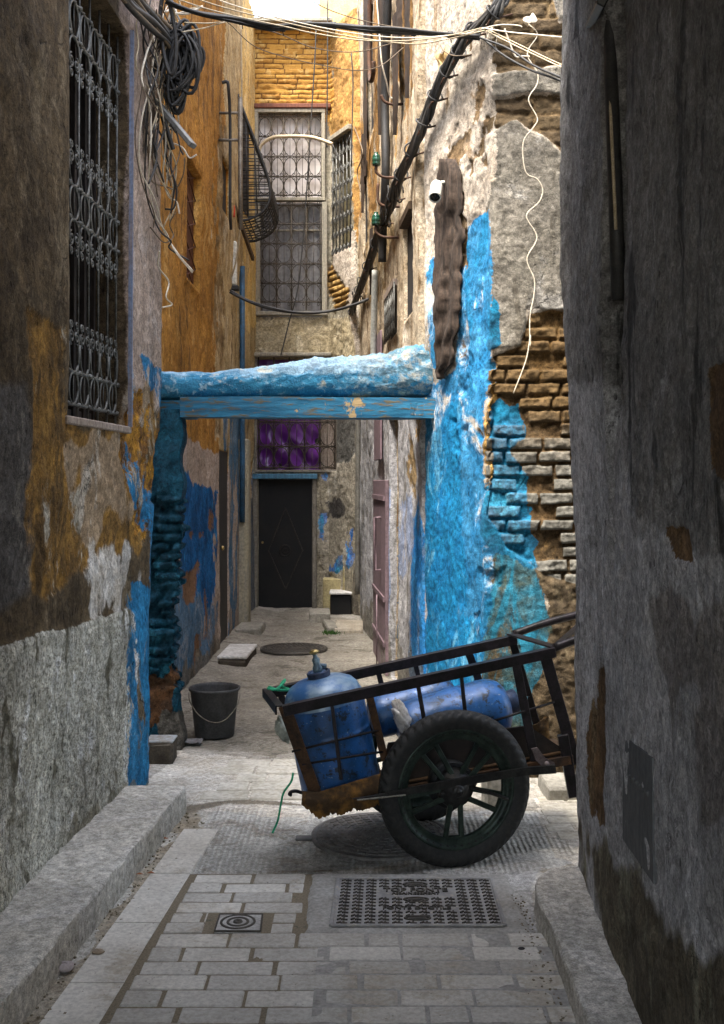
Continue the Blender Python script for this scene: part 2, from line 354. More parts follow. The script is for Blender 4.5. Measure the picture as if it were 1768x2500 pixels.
def ground_extra(t, h, col):
    s = t.t.nodes.new('ShaderNodeTexWave'); s.wave_type = 'BANDS'; s.bands_direction = 'X'; t.put(s.inputs[0], t.tc)
    s.inputs['Scale'].default_value = 13; s.inputs['Distortion'].default_value = 2.2; s.inputs['Detail'].default_value = 3; s.inputs['Detail Scale'].default_value = 2.5
    f = t.ma('MULTIPLY', t.mr(t.attr('m2'), -.2, .5), t.mr(t.noise(2.2, 3), .36, .56))
    h = t.ma('ADD', h, t.ma('MULTIPLY', t.ma('MULTIPLY', s.outputs[1], f), .9))
    col = t.mix(t.ma('MULTIPLY', t.ma('MULTIPLY', t.mr(s.outputs[1], .35, .75, 1., 0.), f), .35), col, (.2, .19, .16))
    mo = t.mr(t.ma('ADD', t.noise(1.6, 7, .7), 0.), .50, .66); col = t.mix(t.ma('MULTIPLY', mo, .35), col, (.21, .185, .14))
    return h, col
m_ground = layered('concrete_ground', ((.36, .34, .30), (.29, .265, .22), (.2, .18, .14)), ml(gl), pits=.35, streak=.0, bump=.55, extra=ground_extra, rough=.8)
gx = axis(-2.3, 1.4, .022, -30, 30, 1.0); gy = axis(2.6, 8, .022, -20, 2.6, .8); gy = np.concatenate([gy[gy < 8], np.arange(8, 13.4, .04), np.arange(13.5, 60, 2)])
GX, GY = np.meshgrid(gx, gy); V = np.stack([GX, GY, .007*fbm(GX*1.2, GY*1.2, 4, 3)*2+.0035*fbm(GX*14, GY*14, 5, 3)*2], -1)
far = sm(6.5, 8, GY); V[..., 2] += far*(.02*fbm(GX*3, GY*2, 6, 4)*2+.01*fbm(GX*9, GY*9, 8, 3)) + sm(.35, .0, abs(GX+1.34))*far*.03
def ground_z(x, y): return .007*float(fbm(np.array(x*1.2), np.array(y*1.2), 4, 3))*2
V[..., 2] = np.where((GY < 4.35) & (GX > -.9) & (GX < .66), V[..., 2]-.006, V[..., 2])
M = masks(V, GX, GY, gl, 11); me = bpy.data.meshes.new('ground'); nx = len(gx); ny = len(gy); idx = np.arange(nx*ny).reshape(ny, nx)
me.from_pydata(V.reshape(-1, 3).tolist(), [], np.stack([idx[:-1, :-1], idx[:-1, 1:], idx[1:, 1:], idx[1:, :-1]], -1).reshape(-1, 4).tolist())
for k, m in enumerate(M): me.attributes.new('m%d' % k, 'FLOAT', 'POINT').data.foreach_set('value', m.reshape(-1).astype(np.float32))
me.polygons.foreach_set('use_smooth', [True]*len(me.polygons)); tag(link_mesh('ground', me, m_ground, None, (0, 0, 0)), kind='structure')

# pavers near the camera: each block its own bevelled stone, joints filled with sand
random.seed(4)
m_paver = simple('paver_stone', (.43, .42, .395), (.34, .335, .31), .8, 0, 5, .5, .004)
def paver_mat():
    t = NT('grey_paver'); n = t.noise(3, 5, .65); f = t.noise(60, 5, .7); o = t.attr('tone'); v = t.vor(55)
    col = t.mix(t.mr(n, .35, .65), (.52, .495, .44), (.42, .395, .345)); col = t.mix(1., col, t.gray(t.mr(o, 0, 1, .78, 1.12)), 'MULTIPLY')
    col = t.mix(t.ma('MULTIPLY', t.mr(t.noise(2.1, 8, .75), .54, .64), .55), col, (.30, .25, .175))
    col = t.mix(1., col, t.gray(t.mr(f, .25, .75, .76, 1.2)), 'MULTIPLY'); pit = t.ma('MULTIPLY', t.mr(v, .1, .2, 1., 0.), t.mr(t.noise(17, 3), .52, .6)); col = t.mix(t.ma('MULTIPLY', pit, .7), col, (.1, .09, .08))
    t.bump(t.ma('SUBTRACT', t.ma('ADD', n, t.ma('MULTIPLY', f, .5)), pit), .6, .006); return t.out(col, .78)
m_paver = paver_mat()

def sand_mat():
    t = NT('joint_sand'); f = t.noise(120, 5, .7); g = t.noise(9, 5, .7); col = t.mix(t.mr(f, .3, .7), (.13, .105, .07), (.22, .185, .13)); col = t.mix(t.mr(g, .6, .7), col, (.09, .09, .06)); t.bump(f, .8, .004); return t.out(col, .95)
m_sand = sand_mat()
rows = [4.302, 4.206, 4.11, 4.015, 3.92, 3.83, 3.741, 3.63, 3.525, 3.427, 3.325, 3.22, 3.12, 3.02, 2.92, 2.82]
def left_edge(Y): return G(259+(2500-(HY+4160/Y))*.602, HY+4160/Y).x
mb = MB(); tones = []
def block(x0, x1, y0, y1, top, mb=mb, tones=tones):
    k = len(mb.f); z = top+random.uniform(-.0025, .0025); tl = random.uniform(-.006, .006)
    M = Matrix.Rotation(tl, 3, 'X')@Matrix.Rotation(random.uniform(-.008, .008), 3, 'Y')@Matrix.Rotation(random.uniform(-.006, .006), 3, 'Z')
    mb.bbox(((x0+x1)/2, (y0+y1)/2, z-.03), (x1-x0, y1-y0, .06), .005, M, .0012); tones.extend([random.random()]*(len(mb.f)-k))
for r in range(len(rows)-1):
    y1, y0 = rows[r]-.0025, rows[r+1]+.0025; x = left_edge((y0+y1)/2)+.008; ym = (y0+y1)/2
    seq = [.115, .235] if r % 3 == 1 else ([.235] if r % 3 == 0 else [.18, .235]); k = 0
    while x < .62:
        L = seq[k] if k < len(seq) else (.235 if random.random() > .12 else .115); L += random.uniform(-.012, .012); x1 = min(x+L, .64); k += 1
        cut = ym > 3.73 and x1 > -.24
        if cut: x1 = -.22-random.uniform(0, .03)
        if ym > 3.73 and ym < 3.95 and x < -.33 and x1 > -.56:
            if x < -.57: block(x, -.565, y0, y1, .009)
            x = -.325; continue
        if x1-x > .05: block(x, x1, y0, y1, .009)
        if cut: break
        x = x1+(random.uniform(.006, .015) if x < -.2 else random.uniform(.003, .008))
pv = mb.build('paving', m_paver, kind='structure'); pv.data.attributes.new('tone', 'FLOAT', 'FACE').data.foreach_set('value', tones)
# sand in the open joints on the left, cement on the right
A = np.zeros((60, 40, 3))
for j in range(60):
    for i in range(40):
        y = 2.6+1.71*j/59; xl = left_edge(y)-.03; A[j, i] = (xl+(-.12-xl+.25*float(vn(np.array(y*2), np.array(0.), 3)))*i/39, y, .0045+.0014*float(vn(np.array(i*.9), np.array(j*.7), 9)))
MB().sheet(A).build('joint_sand', m_sand, kind='structure')
A = np.zeros((50, 50, 3))
for j in range(50):
    for i in range(50):
        y = 2.6+1.13*j/49; A[j, i] = (-.15+.8*i/49, y, .0065+.0035*float(vn(np.array(i*.35), np.array(j*.35), 19)))
m_cement = simple('cement_fill', (.33, .32, .295), (.25, .24, .215), .85, 0, 9, .6, .006)
MB().sheet(A).build('cement_joint', m_cement, kind='structure')
# long slabs beside the kerb
mb = MB(); tones = []
for y0, y1 in ((2.5, 3.07), (3.08, 3.37), (3.375, 3.83), (3.835, 4.31), (4.315, 4.86)):
    a, b = left_edge(y0)-.03, left_edge(y1)-.03; k = len(mb.f); xl = -.83
    vs = [(-1.0+.076*(y0-3.1)+.05, y0, 0), (a+.01, y0, 0), (b+.01, y1, 0), (-1.0+.076*(y1-3.1)+.05, y1, 0)]
    mb.add([(v[0], v[1], -.03) for v in vs]+[(v[0]+(.004 if v[0] < -.75 else -.004), v[1], .0085) for v in vs]+[(v[0], v[1], .003) for v in vs], [(4, 5, 6, 7)]+[(8+i, 8+(i+1) % 4, 4+(i+1) % 4, 4+i) for i in range(4)]+[(i, (i+1) % 4, 8+(i+1) % 4, 8+i) for i in range(4)])
    tones.extend([random.uniform(.75, 1)]*(len(mb.f)-k))
sl = mb.build('edge_slab', m_paver, kind='structure'); sl.data.attributes.new('tone', 'FLOAT', 'FACE').data.foreach_set('value', tones)
# pavers beyond the crossing, worn and pale
mb = MB(); tones = []; random.seed(8)
for r in range(5):
    y = 5.32+r*.155; x = -.86+random.uniform(0, .2)
    while x < .5:
        L = random.choice((.17, .25, .28)); block(x, x+L-.012, y, y+.143, .008, mb, tones); x += L
for r in range(6):
    y = 4.72+r*.11; x = .84+.04*random.random()
    while x < 1.9:
        L = random.choice((.14, .2, .24)); block(x, x+L-.012, y, y+.098, .008, mb, tones); x += L
m_pale = simple('pale_paver', (.47, .44, .375), (.38, .35, .28), .85, 0, 6, .7, .006)
o = mb.build('worn_paving', m_pale, kind='structure')
# kerbs
def kerb(name, path, h, top_w, seed, mat):                               # path: inner top edge near to far, then width direction
    n = 70; A = []
    for i in range(n):
        t = i/(n-1); p = path(t); wdir = top_w(t)
        row = []
        for k, (u, z) in enumerate(((-.004, -.04), (-.002, .0), (0, h*.5), (0, h-.012), (.004, h-.003), (.014, h), (.25, h), (.5, h), (.75, h), (1, h), (1, -.04))):
            uu = u if k < 6 else None
            q = Vector((p[0], p[1], z)) + (wdir.normalized()*u if k < 6 else wdir*u)
            nz_ = float(fbm(np.array(p[1]*9), np.array(k*2.3), seed, 4)); q.z += nz_*.012*(1 if 2 < k < 10 else 0); q.x += nz_*.012 if k < 6 else 0
            row.append(q)
        A.append(row)
    mb = MB(); mb.sheet(np.array([[tuple(q) for q in r] for r in A]), False)
    for r in (A[0], A[-1]): mb.add(r, [tuple(range(len(r)))])
    o = mb.build(name, mat, kind='structure'); return o
m_kerb = layered('kerb_concrete', ((.50, .475, .42), (.41, .385, .33), (.55, .525, .475)), (), pits=.45, streak=.1, bump=.5, rough=.85)
def kl(t): y = 1.6+(5.13-1.6)*t; return (-1.0+.076*(y-3.13)-(0 if y < 5.05 else .0), y)
for i, (a_, b_) in enumerate(((0, .40), (.4018, .755), (.7568, 1))): kerb('left_kerb', lambda t: kl(a_+(b_-a_)*t), .1275+.002*(i % 2), lambda t: Vector((-.42, 0, 0)), 31+i, m_kerb)
def kr(t):
    y = 1.4+(4.13-1.4)*t; x = .618+.02*math.sin((y-2.6)*1.2)+.012*max(0, y-3.3); e = max(0, y-3.95); return (x+e*e*2.8-.012*math.sin(min(1, max(0, (y-3.6)/.4))*3.14), y)
for i, (a_, b_) in enumerate(((0, .545), (.547, 1))): kerb('right_kerb', lambda t: kr(a_+(b_-a_)*t), .098+.002*i, lambda t: Vector((.42, 0, 0)), 37+i, m_kerb)

# ------------------------------------------------------------------ the house on the near left
BL = ((.025, .21, .41), (.012, .12, .25), (.21, .39, .52))
L1 = [
 dict(poly=[(296, -300), (440, -300), (440, 950), (375, 1010), (330, 960), (305, 900)], col=((.43, .335, .27), (.37, .28, .22), (.46, .38, .33)), amp=.5, ns=3, edge=.2),
 dict(poly=[(-200, 880), (60, 930), (95, 1100), (95, 1290), (60, 1450), (-200, 1600)], col=((.13, .12, .11), (.09, .08, .07), (.19, .17, .14)), amp=1, ns=3, edge=.35),
 dict(poly=[[(60, 760), (150, 800), (155, 1010), (300, 1040), (345, 960), (380, 940), (385, 1200), (340, 1330), (240, 1360), (90, 1440), (60, 1200), (60, 1010)]], col=((.29, .155, .035), (.14, .08, .027), (.42, .38, .30), (.10, .06, .023)), amp=1.4, ns=4, depth=-.008, lump=.008, ls=18, wisp=1.1, edge=.22),
 dict(poly=[[(150, 1080), (290, 1060), (305, 1240), (230, 1300), (190, 1200)], [(300, 900), (372, 960), (372, 1040), (345, 1110), (350, 1180), (330, 1040)]], col=((.33, .24, .15), (.27, .19, .115), (.46, .40, .32)), amp=1.8, ns=7, wisp=2.2, edge=.25),
 dict(poly=[[(306, 990), (332, 1040), (345, 1130), (330, 1180), (348, 1290), (330, 1370), (314, 1260), (320, 1200), (308, 1100)], [(350, 960), (385, 980), (378, 1230), (352, 1200), (345, 1050)]], col=((.50, .25, .03), (.30, .14, .03), (.16, .08, .03)), amp=.9, ns=7, depth=-.018, lump=.014, ls=20, wisp=.8),
 dict(poly=[(190, 1400), (240, 1350), (306, 1330), (309, 1480), (285, 1505), (230, 1490)], col=((.58, .55, .50), (.42, .37, .30)), amp=1.9, ns=8, wisp=2.2, edge=.25),
 dict(poly=[(-900, 2000), (-300, 1700), (0, 1572), (150, 1535), (229, 1512), (307, 1482), (330, 1500), (330, 2700), (-900, 3000)], col=((.60, .58, .50), (.46, .44, .36), (.74, .73, .69), (.17, .155, .11)), amp=.22, ns=9, asp=1, depth=.012, lump=.010, ls=34, wisp=.15, fine=.3, h=.5, sp=75),
 dict(poly=[[(308, 1425), (350, 1420), (368, 1440), (372, 1990), (306, 1990)], [(366, 1200), (378, 1200), (372, 1450), (362, 1450)], [(340, 860), (400, 900), (400, 1020), (378, 975), (358, 930)], [(306, 850), (328, 900), (326, 1010), (314, 1000)], [(335, 1130), (350, 1160), (352, 1290), (338, 1250)], [(300, 1060), (320, 1110), (345, 1250), (315, 1200)]], col=BL, amp=.45, ns=7, wisp=.7, holes=.56, op=.97),
 dict(poly=[(280, 1905), (390, 1905), (390, 2000), (150, 2200), (-200, 2600), (-300, 2500), (0, 2280)], col=((.17, .15, .095), (.24, .21, .15)), amp=1.2, ns=8, wisp=1.4, op=.7),
]
def c1(z): z = np.asarray(z, float); y = 5.62+.27*sm(.9, 2.2, z); return -1.442+.056*y, y
W1 = Wall([(-1.582, -2.5), (-1.442+.056*3.2, 3.2), c1, (-2.4, 5.85)], -.1, 6.2, [.10, .0145, .02], L1, holes=[dict(x=(157, 303), z=(1.86, 3.80), d=.26)], seed=1, bulge=.025)
m1 = layered('near_left_plaster', ((.115, .082, .045), (.070, .050, .029), (.17, .13, .08)), ml(L1), pits=.8, streak=.5, bump=.75)
h1 = root('house', (-1.5, 3, 0), 'dark peeling house on the left with an iron grilled window above the kerb', 'house')
W1.build('wall', m1, h1)
m_dark = simple('dark_void', (.012, .010, .009), (.02, .017, .014), .9, 0, 5, .2)
m_shut = simple('old_shutter', (.045, .033, .026), (.02, .016, .013), .7, 0, 3, .4, .004, True)
m_iron = simple('grey_iron', (.15, .15, .135), (.06, .057, .05), .5, .5, 20, .5, .002)
m_sill = simple('worn_wood', (.33, .27, .22), (.20, .15, .115), .8, 0, 12, .8, .006, True)
s0, s1 = W1.holes[0][0], W1.holes[0][1]
win = panel(W1, (s0-.02,), (s1+.02,), 1.84, 3.84, -.24).build('window', m_dark, h1)
mb = MB()
for k in range(7):
    a = s0+(s1-s0)*k/6.; mb.beam(W1.at(a, 1.86, -.18), W1.at(a, 3.8, -.18), .03, .03)
for k in range(3): mb.beam(W1.at(s0, 1.9+k*.9, -.19), W1.at(s1, 1.9+k*.9, -.19), .03, .05)
for k in range(6):
    a, b = s0+(s1-s0)*(k+.06)/6, s0+(s1-s0)*(k+.94)/6; mb.add([W1.at(a, 1.87, -.20), W1.at(b, 1.87, -.20), W1.at(b, 3.79, -.20), W1.at(a, 3.79, -.20)], [(0, 1, 2, 3)])
mb.build('shutter', m_shut, win)
mb = MB(); mb.beam(W1.at(s0-.02, 1.845, -.06), W1.at(s1+.03, 1.845, -.06), .15, .035, bev=.006); mb.build('sill', m_sill, win)
m_ftrim = simple('blue_frame_trim', (.16, .22, .34), (.22, .19, .20), .7, 0, 9, .4, .003, True)
mb = MB(); mb.beam(W1.at(s1+.008, 1.86, .012), W1.at(s1+.008, 3.82, .012), .02, .014, up=(0, 1, 0)); mb.build('frame', m_ftrim, win)

def spiral(c, ux, uz, r, turns=1.25, sgn=1, start=0, n=12):
    return [c+ux*(math.cos(start+sgn*6.283*turns*i/n)*r*(1-.75*i/n))+uz*(math.sin(start+sgn*6.283*turns*i/n)*r*(1-.75*i/n)) for i in range(n+1)]
gu = Vector((.056, 1, 0)).normalized(); gz = Vector((0, 0, 1)); OFF = -.055
def gp(u, v): return W1.at(s0+u, 1.86+v, OFF)
mb = MB(); GWd = s1-s0-.03; n = 6; cw = GWd/n
for k in range(n+1): mb.tube([gp(.015+cw*k, .0), gp(.015+cw*k, 1.92)], .006, 6)
for v in (.065, .205, .86, 1.005, 1.645, 1.80):
    pts = [gp(.0+GWd*1.03*i/60, v+.003*math.sin(i*1.6))+Vector((.004*math.cos(i*1.6), 0, 0)) for i in range(61)]; mb.tube(pts, .0075, 6)
    for k in range(n+1): c = gp(.015+cw*k, v); mb.lathe([(.004, -.013), (.014, -.008), (.015, 0), (.014, .008), (.004, .013)], c, gz, 8)
for k in range(n):
    uc = .015+cw*(k+.5)
    for va, vb in ((.065, .205), (.86, 1.005), (1.645, 1.80)):
        mb.tube([gp(uc+math.cos(t)*cw*.42, (va+vb)/2+math.sin(t)*(vb-va)*.5) for t in np.linspace(0, 6.283, 21)[:-1]], .0065, 6, closed=True)
        mb.tube([gp(uc, va), gp(uc, vb)], .003, 4)
    for va, vb in ((.205, .33), (1.005, 1.12), (.86, .77), (1.645, 1.56)):
        mb.tube([gp(uc+cw*.46*x, va+(vb-va)*(1-y)) for x, y in ((-1, 0), (-.97, .4), (-.8, .75), (-.45, .96), (0, 1.02), (.45, .96), (.8, .75), (.97, .4), (1, 0))], .0065, 6)
    for v, sg in ((.355, 1), (.775, -1), (1.125, 1), (1.535, -1)):
        for sd in (-1, 1):
            c = gp(uc+sd*cw*.25, v); mb.tube(spiral(c, gu*sd, gz*sg, cw*.24, 1.6, 1, -1.57, 14), .0055, 5)
            c = gp(uc+sd*cw*.25, v+sg*.05); mb.tube(spiral(c, gu*sd, gz*sg, cw*.17, 1.4, 1, -1.57, 10), .005, 5)
mb.build('grille', m_iron, win)

# ------------------------------------------------------------------ the house on the near right
R1L = [
 dict(poly=[(1398, 930), (1520, 960), (1560, 1250), (1640, 1330), (1768, 1340), (1990, 1300), (1990, 2600), (1398, 2600)], col=((.45, .448, .452), (.36, .357, .357), (.53, .53, .535)), amp=1.2, ns=3, edge=.3),
 dict(poly=[(1600, 1460), (1700, 1480), (1990, 1440), (1990, 2050), (1720, 2000), (1690, 1700), (1600, 1600)], col=((.13, .105, .09), (.19, .165, .14)), amp=2.2, ns=4, op=.6, wisp=2.2, edge=.3),
 dict(poly=[[(1462, 1640), (1478, 1625), (1478, 1760), (1480, 2020), (1450, 1990), (1440, 1800)], [(1610, 1270), (1690, 1290), (1705, 1385), (1650, 1370)], [(1740, 900), (1800, 880), (1800, 1190), (1750, 1150)]], col=((.17, .105, .05), (.12, .075, .04), (.22, .16, .09)), amp=.4, ns=6, depth=-.006, wisp=.6),
 dict(poly=[(1412, 2010), (1500, 2080), (1700, 2300), (1990, 2550), (1990, 2700), (1540, 2700), (1420, 2160)], col=((.10, .085, .06), (.16, .14, .10), (.22, .21, .15)), amp=1.8, ns=6, wisp=2, edge=.35),
]
def d_r1(S, Z, V):
    Y = V[..., 1]; X = V[..., 0]; on = (X < 1.0)
    pil = sm(3.33, 3.37, Y)*sm(1.0, 2.6, Z)*.05; gr = sm(.08, .03, abs(Y-3.27))*sm(1.6, 2.2, Z)*-.06
    return np.where(on, pil+gr, 0)+.012*fbm(S*6, Z*1.2, 99, 4)*2
def c2(z): z = np.asarray(z, float); return .842-.018*sm(1.5, 3.4, z), 4.15+0*z
WR = Wall([(5.5, 4.3), (1.6, 4.2), c2, (.80, 3.42), (.715, 2.0), (.45, -2.5)], -.1, 6.2, [.12, .025, .0145, .0145, .10], R1L, seed=2, bulge=.02, disp=d_r1)
mR = layered('near_right_plaster', ((.25, .245, .235), (.185, .18, .172), (.31, .307, .30), (.07, .070, .067)), ml(R1L), pits=.75, streak=.3, bump=.8)
h2 = root('house', (1.4, 3, 0), 'grey weathered house on the right with a pilaster beside the cart handles', 'house')
WR.build('wall', mR, h2)
m_cover = simple('grey_metal_flap', (.125, .13, .13), (.085, .088, .09), .6, .1, 6, .3, .002, True)
def rquad(p, off): return [WR.px(x, y, off, sg) for x, y, sg in p]
q = rquad([(1527, 1795, 3), (1598, 1850, 3), (1602, 2158, 3), (1526, 2048, 3)], .007)
if 1:
    mb = MB(); n_ = Vector((-1, .06, 0)).normalized(); b_ = [p-n_*.03 for p in q]; mb.add(q+b_, [(0, 1, 2, 3), (0, 4, 5, 1), (1, 5, 6, 2), (2, 6, 7, 3), (3, 7, 4, 0)])
    for k in range(6): c = q[0].lerp(q[1], .3+.12*k)+(q[3]-q[0])*.33; mb.lathe([(0, .006), (.006, .004), (.008, 0)], c, n_, 8)
    mb.build('meter_hatch', m_cover, h2)
# unseen box added above the near lane to block sky light from its walls
mb = MB(); mb.box((-.32, -.7, 3.98), (2.1, 8.8, .9))
mb.build('unseen_shade_block', simple('shade_block_surface', (.30, .26, .2)), None, 'unseen box added over the near end of the lane to shade it', 'light blocker')



# ------------------------------------------------------------------ brick pillar and plastered beam over the lane
TEAL = ((.012, .09, .15), (.008, .05, .085), (.03, .20, .30))
PL = [dict(poly=[(300, 1220), (470, 1220), (470, 1690), (300, 1690)], col=((.012, .075, .12), (.006, .035, .055), (.03, .17, .25)), amp=.5, ns=5, depth=-.012, brick=(.056, .21, .019, .026, .22), lump=.026, ls=19),
      dict(poly=[[(360, 1660), (415, 1670), (420, 1760), (360, 1790)], [(432, 1600), (447, 1600), (447, 1640), (432, 1640)]], col=((.16, .075, .03), (.08, .045, .025)), amp=1, ns=8),
      dict(poly=[(395, 1740), (470, 1720), (470, 1860), (395, 1860)], col=((.15, .135, .11), (.1, .09, .075)), amp=.6, ns=6)]
def cp(z): z = np.asarray(z, float); return -1.068-.05*sm(1.25, .8, z)*sm(.2, .5, z)+.012*np.sin(z*21), 6.31+0*z
def cq(z): a, b = cp(z); return a, b+.17
WP = Wall([(-2.4, 6.30), cp, cq, (-1.7, 6.49)], -.05, 2.02, [.012, .012, .03], PL, seed=3, bulge=.02, rough=1.8, thick=0)
mP = layered('teal_pillar', ((.012, .085, .135), (.006, .045, .075), (.02, .13, .2)), ml(PL), pits=.7, streak=.3, bump=.9, rough=.6)
WP.build('pillar', mP, label='dark teal painted brick pillar holding up the left end of the beam', cat='pillar')
prof = [(350, 915), (393, 906), (472, 910), (524, 910), (559, 903), (602, 901), (645, 893), (688, 886), (731, 882), (765, 873), (817, 871), (882, 867), (946, 862), (1000, 856), (1045, 850)]
hb = root('lintel', (-.4, 6.45, 2.0), 'sagging blue plastered beam on timber spanning the lane between pillar and blue wall', 'beam')
nS, nC = 300, 72; A = np.zeros((nS, nC, 3))
def fy(t): return 6.30+.14*t
for i in range(nS):
    t = i/(nS-1); x = 360+(1066-360)*t; Yf = fy(t); pt = P(x, np.interp(x, [a for a, b in prof], [b for a, b in prof]), Yf+.12); pb = P(x, 976-8*t, Yf)
    zt, zb = pt.z, pb.z; X = pb.x; hh = (zt-zb)/2; D_ = .17
    for k in range(nC):
        a = 6.28318*k/nC; c, s_ = math.cos(a), math.sin(a); e = .62
        yy = math.copysign(abs(c)**e, -c)*D_; zz = math.copysign(abs(s_)**(e if s_ < 0 else .9), s_)*hh
        u = k*.26; r = .026*float(fbm(np.array(X*7), np.array(u), 5, 4))*2+.018*(.35-abs(float(fbm(np.array(X*13+u), np.array(u*3.1-X*2), 7, 4)))*2.6)
        r *= (.35+.9*sm(.05, .9, t)); A[i, k] = (X, Yf+.18+yy*(1+r*2.4), zb+hh+zz+r*(1.3 if s_ > 0 else .3))
A = np.concatenate([A, A[:, :1]], 1)
def beam_mat():
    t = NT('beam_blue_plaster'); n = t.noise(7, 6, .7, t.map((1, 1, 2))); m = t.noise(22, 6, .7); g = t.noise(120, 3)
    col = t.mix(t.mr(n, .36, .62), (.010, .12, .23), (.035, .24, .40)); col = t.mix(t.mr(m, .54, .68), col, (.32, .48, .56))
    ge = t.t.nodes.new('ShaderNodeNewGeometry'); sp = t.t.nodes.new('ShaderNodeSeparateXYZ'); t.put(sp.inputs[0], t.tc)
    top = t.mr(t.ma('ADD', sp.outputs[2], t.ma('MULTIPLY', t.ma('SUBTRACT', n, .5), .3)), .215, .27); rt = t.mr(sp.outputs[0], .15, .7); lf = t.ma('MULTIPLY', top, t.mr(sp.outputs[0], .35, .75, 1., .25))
    col = t.mix(t.ma('MULTIPLY', lf, .42), col, (.50, .58, .62)); col = t.mix(t.ma('MULTIPLY', rt, t.mr(m, .42, .6)), col, (.26, .29, .28)); col = t.mix(t.ma('MULTIPLY', t.mr(t.noise(5, 5), .58, .64), .7), col, (.55, .5, .36))  # first mix paints the pale highlight along the beam's upper left into the colour
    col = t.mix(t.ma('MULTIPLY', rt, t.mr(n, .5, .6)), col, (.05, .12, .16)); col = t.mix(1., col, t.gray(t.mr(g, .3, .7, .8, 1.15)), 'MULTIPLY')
    t.bump(t.ma('ADD', m, t.ma('MULTIPLY', g, .2)), 1., .02); return t.out(col, .75)
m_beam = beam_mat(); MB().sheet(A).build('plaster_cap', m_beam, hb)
mt = NT('painted_timber'); n = mt.noise(5, 6, .7, mt.map((.5, 3, 7))); n2 = mt.noise(40, 5, .7, mt.map((.15, 1, 1)))
col = mt.mix(mt.mr(n, .38, .6), (.010, .095, .18), (.025, .17, .29)); col = mt.mix(mt.mr(n2, .50, .62), col, (.11, .095, .06)); col = mt.mix(mt.mr(mt.noise(4, 6, .7), .62, .66), col, (.38, .27, .13)); mt.bump(n2, .7, .008)
m_timber = mt.out(col, .7)
def wobble_beam(a, b, w_, h_, seed, n=40):
    a, b = Vector(a), Vector(b); A = np.zeros((n, 9, 3)); c = ((-1, -1), (-1, 0), (-1, 1), (0, 1), (1, 1), (1, 0), (1, -1), (0, -1), (-1, -1))
    for i in range(n):
        p = a.lerp(b, i/(n-1))
        for k, (y, z) in enumerate(c):
            q = .006*float(fbm(np.array(i*.25), np.array((k % 8)*3.1), seed, 3))*2; A[i, k] = (p.x, p.y+y*w_/2+q, p.z+z*h_/2+q*.8)
    mb = MB(); mb.sheet(A, False); mb.add([tuple(v) for v in A[0, :8]], [tuple(range(8))]); mb.add([tuple(v) for v in A[-1, :8]], [tuple(range(8))]); return mb
zt, zb = P(700, 969, 6.33).z, P(700, 1018, 6.33).z
wobble_beam((-1.075, 6.40, (zt+zb)/2), (.46, 6.52, (zt+zb)/2), .22, zt-zb, 3).build('timber', m_timber, hb)
wobble_beam((-1.45, 6.47, (zt+zb)/2-.008), (-1.02, 6.49, (zt+zb)/2-.008), .25, (zt-zb)*.9, 8, 14).build('timber', m_timber, hb)
wobble_beam(P(1002, 998, 6.34)+Vector((0, 0, 0)), P(1034, 998, 6.34), .03, .075, 9, 8).build('timber_patch', m_timber, hb)
